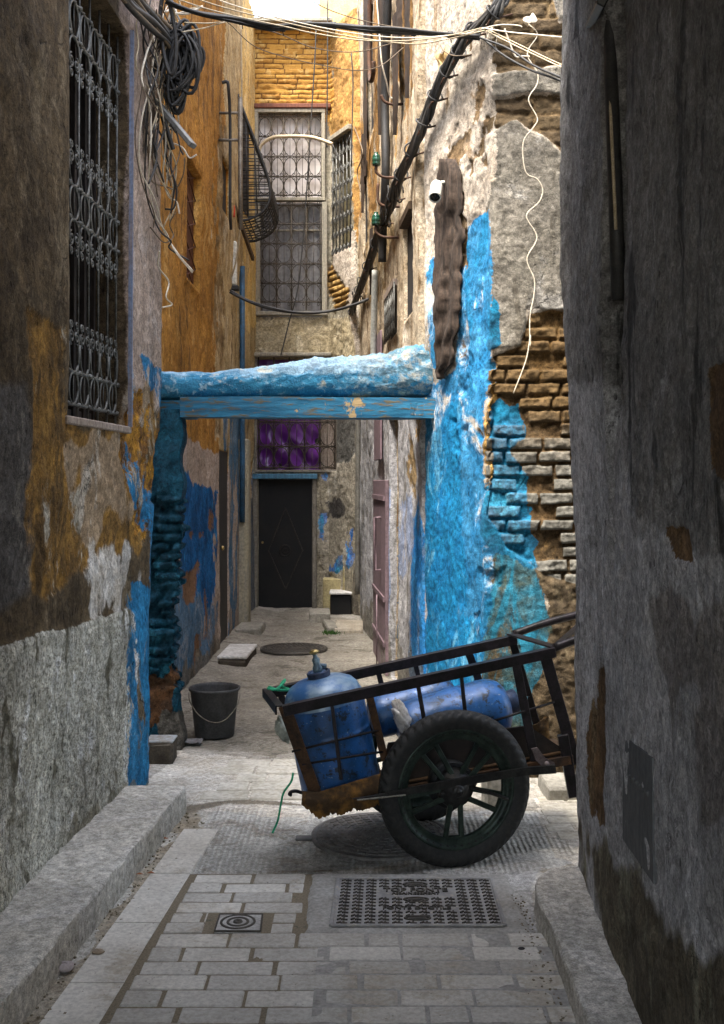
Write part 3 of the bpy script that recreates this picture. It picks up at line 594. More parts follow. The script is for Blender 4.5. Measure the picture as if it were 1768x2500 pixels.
# ------------------------------------------------------------------ blue and brick corner house on the right
L3 = [
 dict(poly=[[(1187, 300), (1260, 295), (1330, 330), (1420, 420), (1420, 770), (1290, 760), (1280, 840), (1200, 850), (1197, 600)], [(1187, 190), (1290, 165), (1420, 160), (1420, 215), (1330, 225), (1215, 230)], [(1340, -80), (1440, -80), (1440, 60), (1360, 50)]], col=((.215, .195, .16), (.165, .15, .12), (.27, .255, .225), (.13, .115, .09)), amp=.5, ns=5, depth=.010, wisp=.5),
 dict(poly=[[(1205, 240), (1420, 225), (1420, 400), (1330, 325), (1260, 290), (1190, 330)], [(1205, -100), (1345, -100), (1365, 55), (1420, 70), (1420, 155), (1205, 180)]], col=((.135, .09, .045), (.085, .058, .03), (.2, .14, .07)), amp=.5, ns=5, depth=-.02, brick=(.085, .24, .02, .007), lump=.012, ls=20),
 dict(poly=[[(1200, 870), (1270, 850), (1292, 765), (1430, 755), (1430, 1430), (1330, 1400), (1290, 1372), (1240, 1335), (1195, 1250), (1185, 1100), (1188, 900)]], col=((.105, .065, .03), (.06, .04, .02), (.15, .09, .035)), amp=.35, ns=6, depth=-.03, brick=(.0735, .185, .015, .021, .18), lump=.010, ls=30, wisp=.3),
 dict(poly=[[(1195, 880), (1212, 880), (1212, 1240), (1200, 1250), (1172, 1060), (1183, 900)], [(1128, 800), (1148, 870), (1142, 975), (1118, 968), (1116, 880)], [(1110, 1030), (1122, 1120), (1115, 1175)], [(1183, 1395), (1230, 1390), (1236, 1440), (1185, 1432)], [(1130, 1050), (1140, 1040), (1138, 1110)], [(1132, 1495), (1142, 1505), (1138, 1530)], [(1158, 1500), (1172, 1495), (1170, 1530)]], col=((.50, .31, .10), (.33, .19, .06), (.20, .12, .05)), amp=.5, ns=9, depth=-.014, lump=.02, ls=18, wisp=.4),
 dict(poly=[[(1112, 650), (1128, 600), (1160, 535), (1196, 512), (1203, 600), (1201, 760), (1196, 900), (1180, 1000), (1177, 1100), (1192, 1240), (1215, 1310), (1290, 1370), (1330, 1450), (1325, 1560), (1240, 1650), (1200, 1900), (1000, 1950), (1028, 1000), (1036, 900), (1058, 940), (1106, 905), (1116, 800)], [(1046, 640), (1060, 620), (1070, 700), (1072, 900), (1052, 900), (1046, 780)]], col=((.05, .235, .42), (.014, .145, .31), (.36, .48, .58), (.018, .19, .37)), amp=.25, ns=6, wisp=.3, holes=.585),
 dict(poly=[(1040, 1130), (1110, 1000), (1130, 1250), (1150, 1350), (1130, 1500), (1180, 1620), (1100, 1900), (1030, 1900)], col=((.008, .145, .33), (.012, .20, .39), (.10, .31, .46)), amp=1.2, ns=4, asp=.3, wisp=1.8),
 dict(poly=[[(1193, 985), (1228, 968), (1272, 982), (1282, 1020), (1290, 1070), (1250, 1100), (1275, 1130), (1300, 1160), (1298, 1300), (1330, 1325), (1290, 1345), (1330, 1385), (1300, 1400), (1240, 1350), (1188, 1300)], [(1200, 640), (1212, 760), (1225, 840), (1200, 850)]], col=((.012, .17, .30), (.02, .10, .18), (.04, .26, .40)), amp=.9, ns=10, wisp=.8),
 dict(poly=[(1188, 1330), (1240, 1345), (1330, 1395), (1360, 1560), (1330, 1750), (1300, 1990), (1160, 1990), (1185, 1700)], col=((.03, .17, .25), (.07, .085, .06), (.10, .075, .04), (.03, .22, .33)), amp=.8, ns=5, wisp=.8),
 dict(poly=[(1300, 1385), (1430, 1380), (1430, 1990), (1270, 1990), (1310, 1700), (1350, 1540)], col=((.105, .076, .044), (.07, .052, .032), (.16, .125, .075)), amp=.7, ns=7, lump=.018, ls=26, wisp=.5),
 dict(poly=[(1000, -200), (1215, -200), (1212, 300), (1200, 505), (1160, 530), (1115, 620), (1090, 400), (1000, 520)], col=((.50, .44, .36), (.38, .32, .25), (.29, .21, .13)), amp=.35, ns=5, wisp=.3, depth=.006),
 dict(poly=[[(1098, 420), (1118, 360), (1150, 300), (1172, 220), (1188, 200), (1170, 290), (1140, 370), (1120, 440), (1104, 520)], [(1170, 330), (1192, 290), (1184, 400), (1164, 420)], [(1110, 560), (1122, 540), (1120, 640), (1110, 640)], [(1150, 120), (1180, 60), (1176, 130)]], col=((.22, .145, .075), (.13, .09, .05), (.3, .22, .14)), amp=1.3, ns=11, depth=-.012, lump=.01, wisp=1.8),
]
def x3(t, h, col):
    for a, (c_a, c_b, c_c) in (('2', ((.165, .105, .045), (.11, .07, .032), (.20, .19, .16))), ('1', ((.12, .085, .045), (.085, .06, .034), (.15, .12, .085)))):
        bp, bv = t.attr('bp'+a), t.attr('bv'+a); sp = t.t.nodes.new('ShaderNodeSeparateXYZ'); t.put(sp.inputs[0], t.tc)
        low = t.mr(t.ma('ADD', sp.outputs[2], t.ma('MULTIPLY', t.noise(2.5, 3), .5)), 2.25, 1.85) if a == '2' else 0.
        c = t.mix(bv, c_a, c_b); c = t.mix(low, c, t.mix(t.noise(9, 5), c_c, (.12, .114, .097))); keep = t.mr(t.attr('m6'), .0, .15, 1., .25)
        col = t.mix(t.ma('MULTIPLY', t.mr(bp, .4, .7), keep), col, t.mix(1., c, t.gray(t.mr(t.noise(45, 5, .7), .3, .7, .65, 1.25)), 'MULTIPLY'))
    return h, col
def c3(z): z = np.asarray(z, float); return .662+.052*sm(1.5, 3.3, z)+.01*np.sin(z*9), 5.70+0*z
W3 = Wall([(.62, 6.72), (.388, 6.53), c3, (5.5, 5.75)], -.1, 5.6, [.03, .0095, .0085], L3, holes=[dict(x=(1066, 1121), z=(2.30, 3.55), d=.25)], seed=5, bulge=.022, rough=1.2, thick=.3)
m3 = layered('corner_house_plaster', ((.48, .42, .34), (.37, .31, .24), (.54, .49, .42), (.26, .2, .13)), ml(L3), pits=.7, streak=.4, bump=.85, extra=x3)
h3 = root('house', (1.5, 6.2, 0), 'corner house with bright blue peeling side and bare brick front behind the cart', 'house')
W3.build('wall', m3, h3)
w3 = panel(W3, 1064, 1123, 2.28, 3.57, -.22).build('window', m_dark, h3)
# brown sacking hung over the window
n, m = 26, 60; A = np.zeros((m, n, 3)); xl = [(390, 1082, 1118), (440, 1072, 1124), (520, 1066, 1126), (700, 1064, 1126), (800, 1068, 1122), (860, 1072, 1108), (905, 1076, 1094), (925, 1082, 1088)]
for j in range(m):
    y = 390+535*j/(m-1); a, b = np.interp(y, [q[0] for q in xl], [q[1] for q in xl]), np.interp(y, [q[0] for q in xl], [q[2] for q in xl])
    a += 7*float(fbm(np.array(j*.35), np.array(1.), 5, 3))*2; b += 9*float(fbm(np.array(j*.4), np.array(7.), 5, 3))*2
    for i in range(n):
        u = i/(n-1); x = a+(b-a)*u; o = .012+math.sin(3.14*u)**.7*.03+math.sin(3.14*u)*.03*float(fbm(np.array(u*2.6), np.array(j*.11), 6, 4))*2+math.sin(3.14*u)*.016*math.sin(u*13+.09*j+6*float(fbm(np.array(u*2.), np.array(j*.08), 3, 3)))
        A[j, i] = W3.px(x, y, o, 1)
m_sack = simple('brown_sacking', (.065, .044, .031), (.025, .018, .013), .95, 0, 9, .7, .006, True)
o = MB().sheet(A).build('hanging_cloth', m_sack, label='torn brown sacking hanging over the window of the blue wall', cat='cloth')
so = o.modifiers.new('thickness', 'SOLIDIFY'); so.thickness = .006
# ------------------------------------------------------------------ row of old houses on the right of the lane
L7 = [
 dict(poly=[(800, 960), (1060, 960), (1060, 1950), (800, 1950)], col=((.43, .42, .42), (.34, .335, .34), (.50, .49, .48), (.30, .28, .24)), amp=.6, ns=4, depth=.004, wisp=.8),
 dict(poly=[[(974, 1230), (1000, 1200), (1003, 1330), (985, 1420), (972, 1400)], [(925, 1200), (960, 1180), (960, 1600), (950, 1650)]], col=((.22, .30, .50), (.30, .36, .50), (.38, .38, .42)), amp=.5, ns=4, op=.8, wisp=1.5),
 dict(poly=[(1000, 1262), (1014, 1235), (1018, 1190), (1024, 1260), (1040, 1300), (1040, 1800), (1003, 1800)], col=((.02, .20, .55), (.05, .28, .60), (.20, .34, .55)), amp=.15, ns=5, wisp=.15, fine=.3),
 dict(poly=[[(998, 1020), (1012, 1030), (1008, 1200), (1000, 1215), (996, 1120)], [(1014, 1010), (1026, 1020), (1020, 1080)], [(893, 500), (930, 490), (960, 560), (905, 800), (890, 700)]], col=((.32, .22, .11), (.2, .14, .07), (.4, .33, .22)), amp=.8, ns=6, depth=-.015, lump=.015),
 dict(poly=[[(895, -50), (930, -50), (940, 120), (915, 260), (925, 480), (900, 560), (888, 420), (900, 200)], [(962, 60), (985, -50), (1010, 40), (990, 260), (968, 380)], [(875, 330), (885, 300), (893, 480), (880, 520)]], col=((.34, .19, .06), (.22, .12, .045), (.42, .27, .11)), amp=1, ns=5, depth=-.015, wisp=1.5),
 dict(poly=[(872, 1500), (915, 1450), (1030, 1650), (1030, 1800), (900, 1700)], col=((.24, .22, .16), (.17, .15, .11)), amp=1, ns=7, op=.7, wisp=1.6),
]
W7 = Wall([(-.09, 13.3), (.165, 9.4), (.368, 6.64)], -.1, 7.6, [.05, .026], L7, holes=[dict(x=(949, 971), z=(.0, 2.09), d=.18), dict(x=(985, 1009), z=(2.72, 3.42), d=.2), dict(x=(946, 969), z=(2.72, 3.1), d=.14), dict(x=(886, 897), z=(4.1, 4.9), d=.2), dict(x=(900, 912), z=(5.0, 6.2), d=.12)], seed=7, bulge=.05, rough=1.5)
m7 = layered('lane_plaster_right', ((.47, .39, .28), (.34, .26, .165), (.55, .48, .38), (.19, .125, .065)), ml(L7), pits=.7, streak=.45, bump=.9)
h7 = root('house', (.6, 9.5, 0), 'cream plastered row with mauve door along the right side of the lane', 'house')
W7.build('wall', m7, h7)
m_mauve = simple('mauve_metal', (.235, .165, .18), (.17, .12, .13), .55, .1, 5, .3, .003, True)
m_wood = simple('dark_wood', (.10, .065, .035), (.05, .032, .02), .8, 0, 6, .6, .005, True)
m_wood2 = simple('blackened_timber', (.045, .028, .017), (.02, .014, .01), .85, 0, 6, .7, .006, True)
m_pipe = simple('rusty_pipe', (.09, .045, .025), (.045, .028, .02), .75, .3, 12, .4)
m_black = simple('black_rubber', (.018, .018, .018), (.03, .028, .025), .6, 0, 20, .3, .002)
d7 = slab(W7, 918, 949, .0, 1.60, .012, .03).build('door', m_mauve, h7)
mb = MB(); p = W7.px(933, 1300); a, b = W7.at(W7.S(937), 1.28, .075), W7.at(W7.S(937), .83, .075); mb.tube([a-Vector((-.05, 0, 0)), a, b, b-Vector((-.05, 0, 0))], .012, 8); mb.build('handle', m_mauve, d7)
mb = MB()
for z in (.25, .62, 1.45): MB().beam(W7.at(W7.S(919), z, .035), W7.at(W7.S(948), z, .035), .012, .04).build('hinge_bar', m_mauve, d7)
mb.tube([W7.at(W7.S(937), .02, .06), W7.at(W7.S(937), .62, .06)], .006, 5); mb.build('bolt', m_mauve, d7)
slab(W7, 919, 934, 1.78, 2.9, .012, .02).build('panel_board', m_mauve, h7)
nd = slab(W7, (W7.holes[0][0]-.01,), (W7.holes[0][1]+.01,), -.02, 2.1, -.15, .03).build('door', m_wood, h7)
m_rock = simple('blue_daubed_stone', (.03, .17, .38), (.12, .14, .15), .8, 0, 14, .9, .02)
A = np.zeros((120, 14, 3))
for j in range(120):
    for i in range(14):
        z = 1.36*j/119; ss = W7.S(955)+(W7.S(969)-W7.S(955))*i/13; A[j, i] = W7.at(ss, z, -.07+.05*float(fbm(np.array(ss*9), np.array(z*14), 4, 4))*2)
MB().sheet(A).build('jamb', m_rock, h7)
for hh, nm in ((1, 'window'), (2, 'window'), (3, 'window'), (4, 'window')):
    a, b, za, zb, d = W7.holes[hh]; wv = panel(W7, (a-.02,), (b+.02,), za-.02, zb+.02, -.03).build(nm, m_dark, h7)
    mb = MB(); mb.beam(W7.at(a, za, 0.0), W7.at(a, zb, 0.0), .04, .04); mb.beam(W7.at(b, za, 0), W7.at(b, zb, 0), .04, .04); mb.beam(W7.at(a, zb, .0), W7.at(b, zb, .0), .06, .05); mb.build('frame', m_wood if hh != 2 else m_sill, wv)
    if hh == 2:
        mb = MB()
        for k in range(7): q = a+(b-a)*k/6; mb.tube([W7.at(q, za, .02), W7.at(q, zb, .02)], .008, 5)
        for k in range(4):
            z = za+(zb-za)*(k+.5)/4; mb.tube([W7.at(a, z, .02), W7.at(b, z, .02)], .007, 5)
            for q in range(6): c = W7.at(a+(b-a)*(q+.5)/6, z, .02); mb.tube(spiral(c, Vector((0, 1, 0)), gz, .05, 1.3, 1), .006, 4)
        mb.build('grille', m_iron, wv)
# ragged dark timber posts and pipes high on the right
def wallpipe(W, pts, r, off, mat, label, cat, name, group=None, n=6, segs=6):
    return MB().tube(spline([W.px(x, y, off) for x, y in pts], segs), r, n).build(name, mat, label=label, cat=cat, group=group)
wallpipe(W7, [(962, -20), (960, 60), (955, 250), (957, 420), (950, 560), (948, 640)], .035, .05, m_black, 'thick black drain pipe running down the right wall of the lane', 'pipe', 'drain_pipe')
wallpipe(W7, [(918, -30), (917, 80), (918, 180), (922, 198), (928, 180), (929, 150)], .022, .06, m_pipe, 'brown hooked pipe end on the upper right wall', 'pipe', 'drain_pipe')
wallpipe(W7, [(930, 660), (928, 740), (926, 830), (925, 900)], .03, .05, simple('pale_plastic_pipe', (.42, .43, .38), (.34, .34, .3), .5, 0, 6, .2), 'pale plastic pipe below the cable bundle on the right wall', 'pipe', 'drain_pipe')
wallpipe(W7, [(884, 960), (883, 1100), (882, 1300), (881, 1450)], .03, .04, simple('grey_pipe', (.2, .19, .16), (.13, .12, .1), .6, 0, 6, .3), 'grey pipe low on the right wall near the end of the lane', 'pipe', 'drain_pipe')
m_cream = simple('cream_downpipe', (.60, .57, .56), (.48, .44, .42), .6, 0, 4, .3, .004, True)
MB().tube([W7.px(1031, y, .05) if 0 else P(1076, y, 6.66) for y in (-120, 0, 60, 96)], .05, 14).build('drain_pipe', m_cream, label='wide pale downpipe at the top beside the black cable bundle', cat='pipe')
m_bluehose = simple('blue_hose', (.035, .085, .26), (.09, .12, .2), .5, 0, 30, .3)
MB().tube(spline([P(1058, 145, 6.55), P(1053, 200, 6.55), P(1050, 270, 6.55), P(1053, 340, 6.55), P(1056, 400, 6.55), P(1053, 470, 6.55)]), .011, 8).build('hose', m_bluehose, label='faded blue hose hanging above the security camera', cat='hose')
mb = MB()
for x0, y0, y1, wd in ((899, -60, 430, .10), (975, 40, 330, .12), (985, -60, 130, .1), (937, -60, 330, .10), (950, 300, 520, .06), (915, 560, 720, .08), (1006, -60, 240, .04), (893, 330, 520, .06)):
    pass
    A = np.zeros((40, 7, 3)); ctr = W7.S(x0)
    for j in range(40):
        y = y0+(y1-y0)*j/39; z = W7.zof(x0, y); taper = min(1, (39-j)/10.)
        for i in range(7): q = ctr+(i/6-.5)*wd*2*taper*(1+.5*float(fbm(np.array(j*.2), np.array(i*3.), 3, 2))); A[j, i] = W7.at(q, z, .02+.03*math.sin(i/6*3.14)+.01*float(fbm(np.array(j*.3), np.array(i*1.), 5, 2)))
    MB().sheet(A).build('timber_post', m_wood2, h7)
# ------------------------------------------------------------------ ochre house on the left of the lane
L4 = [
 dict(poly=[[(534, -300), (640, -300), (640, 1600), (534, 1700), (540, 1100), (528, 900), (532, 700), (545, 400), (548, 100)]], col=((.46, .36, .20), (.34, .25, .125), (.54, .45, .30), (.20, .14, .07)), amp=.35, ns=5, depth=.012, wisp=.6),
 dict(poly=[[(534, 350), (548, 300), (545, 1080), (530, 1060), (528, 700)]], col=((.30, .21, .10), (.18, .12, .06), (.42, .34, .22)), amp=.6, ns=7, depth=-.01, lump=.02),
 dict(poly=[(430, 1050), (470, 1068), (532, 1110), (560, 1130), (640, 1160), (640, 1700), (430, 1900)], col=((.40, .33, .275), (.34, .27, .22), (.44, .39, .36)), amp=.4, ns=5, wisp=.5),
 dict(poly=[[(440, 1150), (475, 1170), (500, 1190), (530, 1200), (523, 1290), (522, 1500), (470, 1520), (440, 1500)]], col=((.01, .12, .33), (.008, .07, .20), (.02, .19, .42)), amp=.5, ns=7, wisp=.5),
 dict(poly=[[(430, 1390), (470, 1440), (522, 1480), (520, 1640), (430, 1720)], [(560, 1000), (590, 1000), (590, 1570), (560, 1570)]], col=((.12, .19, .27), (.05, .13, .23), (.22, .26, .31), (.18, .16, .14)), amp=1.2, ns=5, wisp=1.4, asp=.3),
 dict(poly=[[(446, 1400), (470, 1395), (486, 1368), (491, 1375), (480, 1430), (474, 1470), (462, 1478), (448, 1470)], [(470, 1300), (478, 1298), (478, 1314), (470, 1314)], [(492, 1300), (500, 1298), (500, 1312), (492, 1312)], [(515, 1240), (521, 1260), (519, 1300), (513, 1290)], [(475, 1550), (490, 1545), (486, 1600), (476, 1640)], [(500, 1430), (506, 1500), (500, 1560)]], col=((.21, .12, .07), (.16, .09, .05)), amp=.15, ns=14, depth=-.008, wisp=.2),
 dict(poly=[(430, 1640), (500, 1590), (560, 1540), (560, 1800), (430, 1900)], col=((.20, .175, .13), (.13, .11, .08)), amp=.9, ns=8, op=.8),
 dict(poly=[(596, 1150), (640, 1150), (640, 1530), (596, 1540)], col=((.05, .10, .17), (.14, .17, .19), (.2, .2, .18)), amp=.8, ns=6, op=.8, wisp=1),
 dict(poly=[(590, -200), (640, -200), (640, 800), (590, 800)], col=((.60, .44, .19), (.52, .35, .12), (.66, .53, .28)), amp=.8, ns=4),
]
W4 = Wall([(-1.72, 6.47), (-1.345, 6.62), (-1.34, 9.8), (-1.345, 13.4)], -.1, 7.3, [.03, .022, .035], L4, holes=[dict(x=(457, 490), z=(3.16, 4.11), d=.16), dict(x=(543, 559), z=(4.2, 4.72), d=.18), dict(x=(536, 559), z=(.03, 1.88), d=.14), dict(x=(603, 617), z=(1.38, 1.82), d=.14)], seed=9, bulge=.04, rough=1.3)
m4 = layered('ochre_plaster', ((.40, .205, .045), (.29, .14, .032), (.46, .27, .085), (.20, .105, .035)), ml(L4), pits=.35, streak=.25, bump=.6)
h4 = root('house', (-1.8, 9.5, 0), 'ochre rendered house with blue painted foot on the left of the lane', 'house')
W4.build('wall', m4, h4)
m_rust = simple('rusty_shutter', (.12, .04, .022), (.055, .022, .016), .7, .1, 8, .4, .004, True)
a, b, za, zb, d = W4.holes[0]; wn = panel(W4, (a-.02,), (b+.02,), za-.02, zb+.02, -.06).build('window', m_rust, h4)
mb = MB()
for k in range(5):
    for sg in (-1, 1):
        z = za+(zb-za)*(k+.5)/5; hh = (zb-za)/10; mb.tube([W4.at(a, z-sg*hh, -.045), W4.at((a+b)/2, z, -.04), W4.at(b, z+sg*hh, -.045)], .006, 5)
for q in (a+.01, b-.01): mb.beam(W4.at(q, za, -.04), W4.at(q, zb, -.04), .03, .03)
mb.build('grille', m_rust, wn)
a, b, za, zb, d = W4.holes[1]; panel(W4, (a-.02,), (b+.02,), za-.02, zb+.02, -.03).build('window', m_dark, h4)
m_door4 = simple('black_metal_door', (.022, .021, .022), (.012, .012, .013), .5, .3, 6, .4, .004, True)
a, b, za, zb, d = W4.holes[2]; dd = slab(W4, (a,), (b,), -.02, 1.88, -.03, .03).build('door', m_door4, h4)
mb = MB()
for z in (.12, .9, 1.7): mb.beam(W4.at(a, z, -.06), W4.at(b, z, -.06), .02, .06)
for q in (.1, .5, .9): mb.beam(W4.at(a+(b-a)*q, .02, -.06), W4.at(a+(b-a)*q, 1.86, -.06), .02, .05)
mb.build('door_frame', m_door4, dd)
m_brass = simple('brass', (.5, .38, .16), (.3, .2, .08), .35, .9, 8, .1)
mb = MB(); c = W4.at(a+.15, .95, .0); mb.lathe([(0, -.01), (.02, 0), (.024, .012), (.015, .025), (0, .03)], c, (1, 0, 0), 10); mb.build('handle', m_brass, dd)
a, b, za, zb, d = W4.holes[3]; panel(W4, (a-.02,), (b+.02,), za-.02, zb+.02, -.025).build('window', m_dark, h4)
m_bpipe = simple('blue_pipe', (.03, .09, .16), (.02, .05, .08), .5, 0, 10, .3)
MB().tube([P(585, y, 11.6)+Vector((.03, 0, 0)) for y in (650, 900, 1150, 1275)], .03, 8).build('drain_pipe', m_bpipe, label='thin dark blue pipe down the left wall of the lane', cat='pipe')
mb = MB(); A = np.zeros((60, 8, 3))
mb.bbox((-1.30, 11.75, .95), (.12, .28, 2.2), .02); mb.build('buttress', simple('buttress_plaster', (.36, .32, .22), (.27, .25, .2), .9, 0, 5, .8, .02, True), h4)
# pole with rungs
m_galv = simple('old_galvanised', (.21, .19, .155), (.13, .11, .085), .55, .4, 12, .3)
pr = root('pole_rack', (-1.15, 10.1, 2.6), 'upright pole held off the left wall by two rungs', 'rack'); a = P(588, 240, 10.1)
MB().tube([P(587, 238, 10.1), P(587, 430, 10.1), P(588, 560, 10.1)], .022, 8).build('pole', m_galv, pr)
for y in (276, 342): MB().tube([P(534, y, 10.1), P(588, y, 10.1)], .013, 6).build('rung', m_galv, pr)
MB().tube(spline([P(542, 202, 10.0), P(554, 200, 10.0), P(558, 215, 10.0), P(562, 300, 10.1), P(562, 500, 10.1), P(564, 560, 10.2)]), .016, 6).build('conduit', m_black, label='thin black conduit with a hooked top on the left wall', cat='conduit')
# black basket grille hanging out from the upper left wall
bk = root('basket_grille', (-1.34, 12, 4.4), 'black basket shaped iron grille bulging from the upper left wall', 'window grille')
prf = [(0, P(0, 270, 12).z), (.05, P(0, 300, 12).z), (.26, P(0, 420, 12).z), (.34, P(0, 475, 12).z), (.35, P(0, 515, 12).z), (.27, P(0, 545, 12).z), (.12, P(0, 562, 12).z), (0, P(0, 566, 12).z)]
pp = spline([Vector((q, 0, z)) for q, z in prf], 5)
for yy in (11.5, 12.5): MB().tube([Vector((-1.345+p.x, yy, p.z)) for p in pp], .016, 6).build('side_bar', m_black, bk)
mb = MB()
for k, p in enumerate(pp):
    if k % 2 == 0: mb.tube([Vector((-1.345, 11.5, p.z)), Vector((-1.345+p.x, 11.5, p.z)), Vector((-1.345+p.x, 12.5, p.z)), Vector((-1.345, 12.5, p.z))], .007, 5)
for z in np.arange(P(0, 540, 12).z, P(0, 300, 12).z, .075):
    q = float(np.interp(-z, [-b for a, b in prf[::-1]][::-1], [a for a, b in prf])); mb.tube([Vector((-1.345, 11.5, z)), Vector((-1.345+q, 11.5, z))], .006, 5)
for yy in np.arange(11.62, 12.5, .12): mb.tube([Vector((-1.345+p.x, yy, p.z)) for p in pp], .007, 5)
for q in (.09, .18): mb.tube([Vector((-1.345+q, 11.5, float(np.interp(q, [a for a, b in prf[:5]], [b for a, b in prf[:5]])))), Vector((-1.345+q*1.2, 11.5, P(0, 555, 12).z))], .008, 5)
mb.build('bars', m_black, bk)
mb = MB(); mb.beam((-1.36, 11.5, P(0, 270, 12).z), (-1.36, 11.5, P(0, 568, 12).z), .05, .05); mb.beam((-1.36, 12.5, P(0, 270, 12).z), (-1.36, 12.5, P(0, 568, 12).z), .05, .05); mb.build('frame', m_black, bk)
mb = MB(); mb.box((-1.345, 12.0, P(0, 400, 12).z), (.05, .86, 1.1)); mb.build('opening', m_dark, bk)
m_white = simple('white_plastic', (.62, .62, .56), (.5, .49, .42), .5, 0, 8, .15)
tb = root('cable_duct', P(570, 697, 10.9), 'short white plastic duct on a black bracket on the left wall', 'cable duct')
mb = MB(); mb.bbox(P(570, 643, 10.9), (.075, .06, P(0, 590, 10.9).z-P(0, 697, 10.9).z), .012); mb.build('duct', m_white, tb)
mb = MB(); mb.bbox(P(570, 704, 10.9), (.12, .1, .05), .01); mb.build('bracket', m_black, tb)
m_red = simple('red_plastic', (.55, .07, .02), (.4, .04, .02), .5, 0, 8, .1)
MB().tube(spline([P(563, 590, 10.9), P(564, 540, 10.9), P(567, 505, 10.9), P(571, 508, 10.9), P(571, 530, 10.9)]), .014, 8).build('strap', m_red, label='red plastic strap looped above the white cable duct', cat='strap')
MB().beam(P(572, 500, 11.0), P(618, 632, 11.9), .03, .05).build('diagonal_strut', m_wood, label='dark diagonal strut under the black basket grille', cat='strut')
# ------------------------------------------------------------------ the house that closes the lane
YE = 13.2
L5 = [
 dict(poly=[(600, -100), (812, -100), (812, 300), (600, 300)], col=((.24, .12, .035), (.16, .08, .03)), amp=.2, ns=6, brick=(.062, .24, .011, .018, .03), lump=.012, ls=14, depth=-.01),
 dict(poly=[(808, -100), (900, -100), (900, 640), (865, 580), (860, 315), (806, 350)], col=((.40, .23, .07), (.30, .16, .05)), amp=.2, ns=6, lump=.02, ls=9),
 dict(poly=[(600, 775), (900, 775), (900, 900), (600, 900)], col=((.44, .37, .24), (.33, .27, .16), (.52, .45, .31)), amp=.4, ns=5, lump=.01, ls=16),
 dict(poly=[(760, 1000), (880, 1000), (868, 1120), (850, 1180), (830, 1160), (790, 1150), (775, 1060)], col=((.13, .125, .11), (.09, .085, .075), (.17, .16, .14)), amp=.6, ns=5),
 dict(poly=[(790, 1150), (868, 1120), (875, 1260), (858, 1290), (855, 1380), (790, 1400), (778, 1300), (800, 1240)], col=((.36, .32, .25), (.28, .25, .19), (.44, .41, .34)), amp=.6, ns=6, depth=.008),
 dict(poly=[(790, 1225), (830, 1215), (850, 1235), (845, 1262), (800, 1262)], col=((.06, .055, .05), (.1, .09, .08)), amp=.4, ns=8),
 dict(poly=[[(780, 1240), (795, 1255), (790, 1320), (776, 1315)], [(800, 1395), (830, 1365), (838, 1360), (835, 1385), (815, 1400)], [(852, 1300), (862, 1290), (860, 1380), (852, 1380)], [(783, 1160), (800, 1160), (795, 1175)]], col=((.03, .16, .50), (.20, .26, .42), (.06, .3, .5)), amp=.3, ns=12, wisp=.5),
 dict(poly=[(805, 590), (870, 560), (880, 900), (860, 800), (842, 700), (815, 650)], col=((.44, .38, .31), (.38, .32, .25)), amp=.2, ns=8, depth=.02),
 dict(poly=[(800, 640), (816, 655), (842, 705), (858, 700), (850, 745), (815, 760), (800, 700)], col=((.25, .15, .05), (.17, .1, .04)), amp=.2, ns=9, brick=(.07, .22, .02, .04), depth=-.03),
]
def x5(t, h, col):
    for a, (p_, q_) in (('0', ((.50, .27, .06), (.34, .17, .04))), ('8', ((.42, .26, .09), (.3, .18, .06)))):
        c = t.mix(t.attr('bv'+a), p_, q_); c = t.mix(t.mr(t.noise(5, 6, .7), .52, .62), c, (.56, .36, .12)); col = t.mix(t.mr(t.attr('bp'+a), .3, .7), col, c)
    return h, col
WE = Wall([(-1.36, YE), (-.40, YE), (-.10, 12.6), (.12, 12.4)], -.1, 7.18, [.0145, .022, .03], L5, holes=[dict(x=(630, 762), z=(-.02, 1.61), d=.14), dict(x=(627, 822), z=(1.71, 3.10), d=.16), dict(x=(628, 788), z=(3.62, 6.15), d=.16), dict(x=(815, 858), z=(4.4, 5.75), d=.14)], seed=13, bulge=.03, rough=1.4)
mE = layered('end_house_plaster', ((.34, .30, .22), (.25, .22, .155), (.42, .38, .30), (.16, .14, .11)), ml(L5), pits=.7, streak=.4, bump=.9, extra=x5)
h5 = root('house', (-.6, 13.6, 0), 'house closing the end of the lane with black door and grilled windows', 'house')
WE.build('wall', mE, h5)
def E(x, y, off=0): return P(x, y, YE-off)
# door
a, b, za, zb, d = WE.holes[0]; m_bd = simple('black_door_paint', (.004, .0045, .005), (.009, .008, .007), .55, .0, 4, .4, .003)
dr = MB().bbox((E(696, 0).x, YE+.10, .79), (.69, .04, 1.64), .004).build('door', m_bd, h5)
mb = MB(); y_ = YE+.075
dia = [E(696, 1240), E(738, 1345), E(696, 1440), E(654, 1345)]
for k in range(4):
    p, q = dia[k].copy(), dia[(k+1) % 4].copy(); p.y = q.y = y_; mb.beam(p, q, .014, .012, (0, 1, 0))
c = E(696, 1345); c.y = y_; mb.tube([c+Vector((math.cos(t)*.07, 0, math.sin(t)*.07)) for t in np.linspace(0, 6.283, 25)[:-1]], .007, 6, closed=True)
mb.tube([c+Vector((math.cos(t)*.03, 0, math.sin(t)*.03)) for t in np.linspace(0, 6.283, 17)[:-1]], .006, 6, closed=True); mb.build('door_relief', simple('door_relief_metal', (.05, .04, .032), (.02, .018, .016), .4, .5), dr)
mb = MB(); c = E(640, 1325); c.y = y_; mb.lathe([(0, .02), (.016, .015), (.014, 0)], c, (0, -1, 0), 10); mb.build('handle', m_brass, dr)
m_jamb = simple('stone_jamb', (.21, .19, .155), (.14, .125, .10), .9, 0, 8, .8, .012)
MB().bbox((E(624, 0).x, YE-.015, .80), (.06, .08, 1.66), .008).build('jamb', m_jamb, h5); MB().bbox((E(768, 0).x, YE-.015, .80), (.055, .08, 1.66), .008).build('jamb', m_jamb, h5)
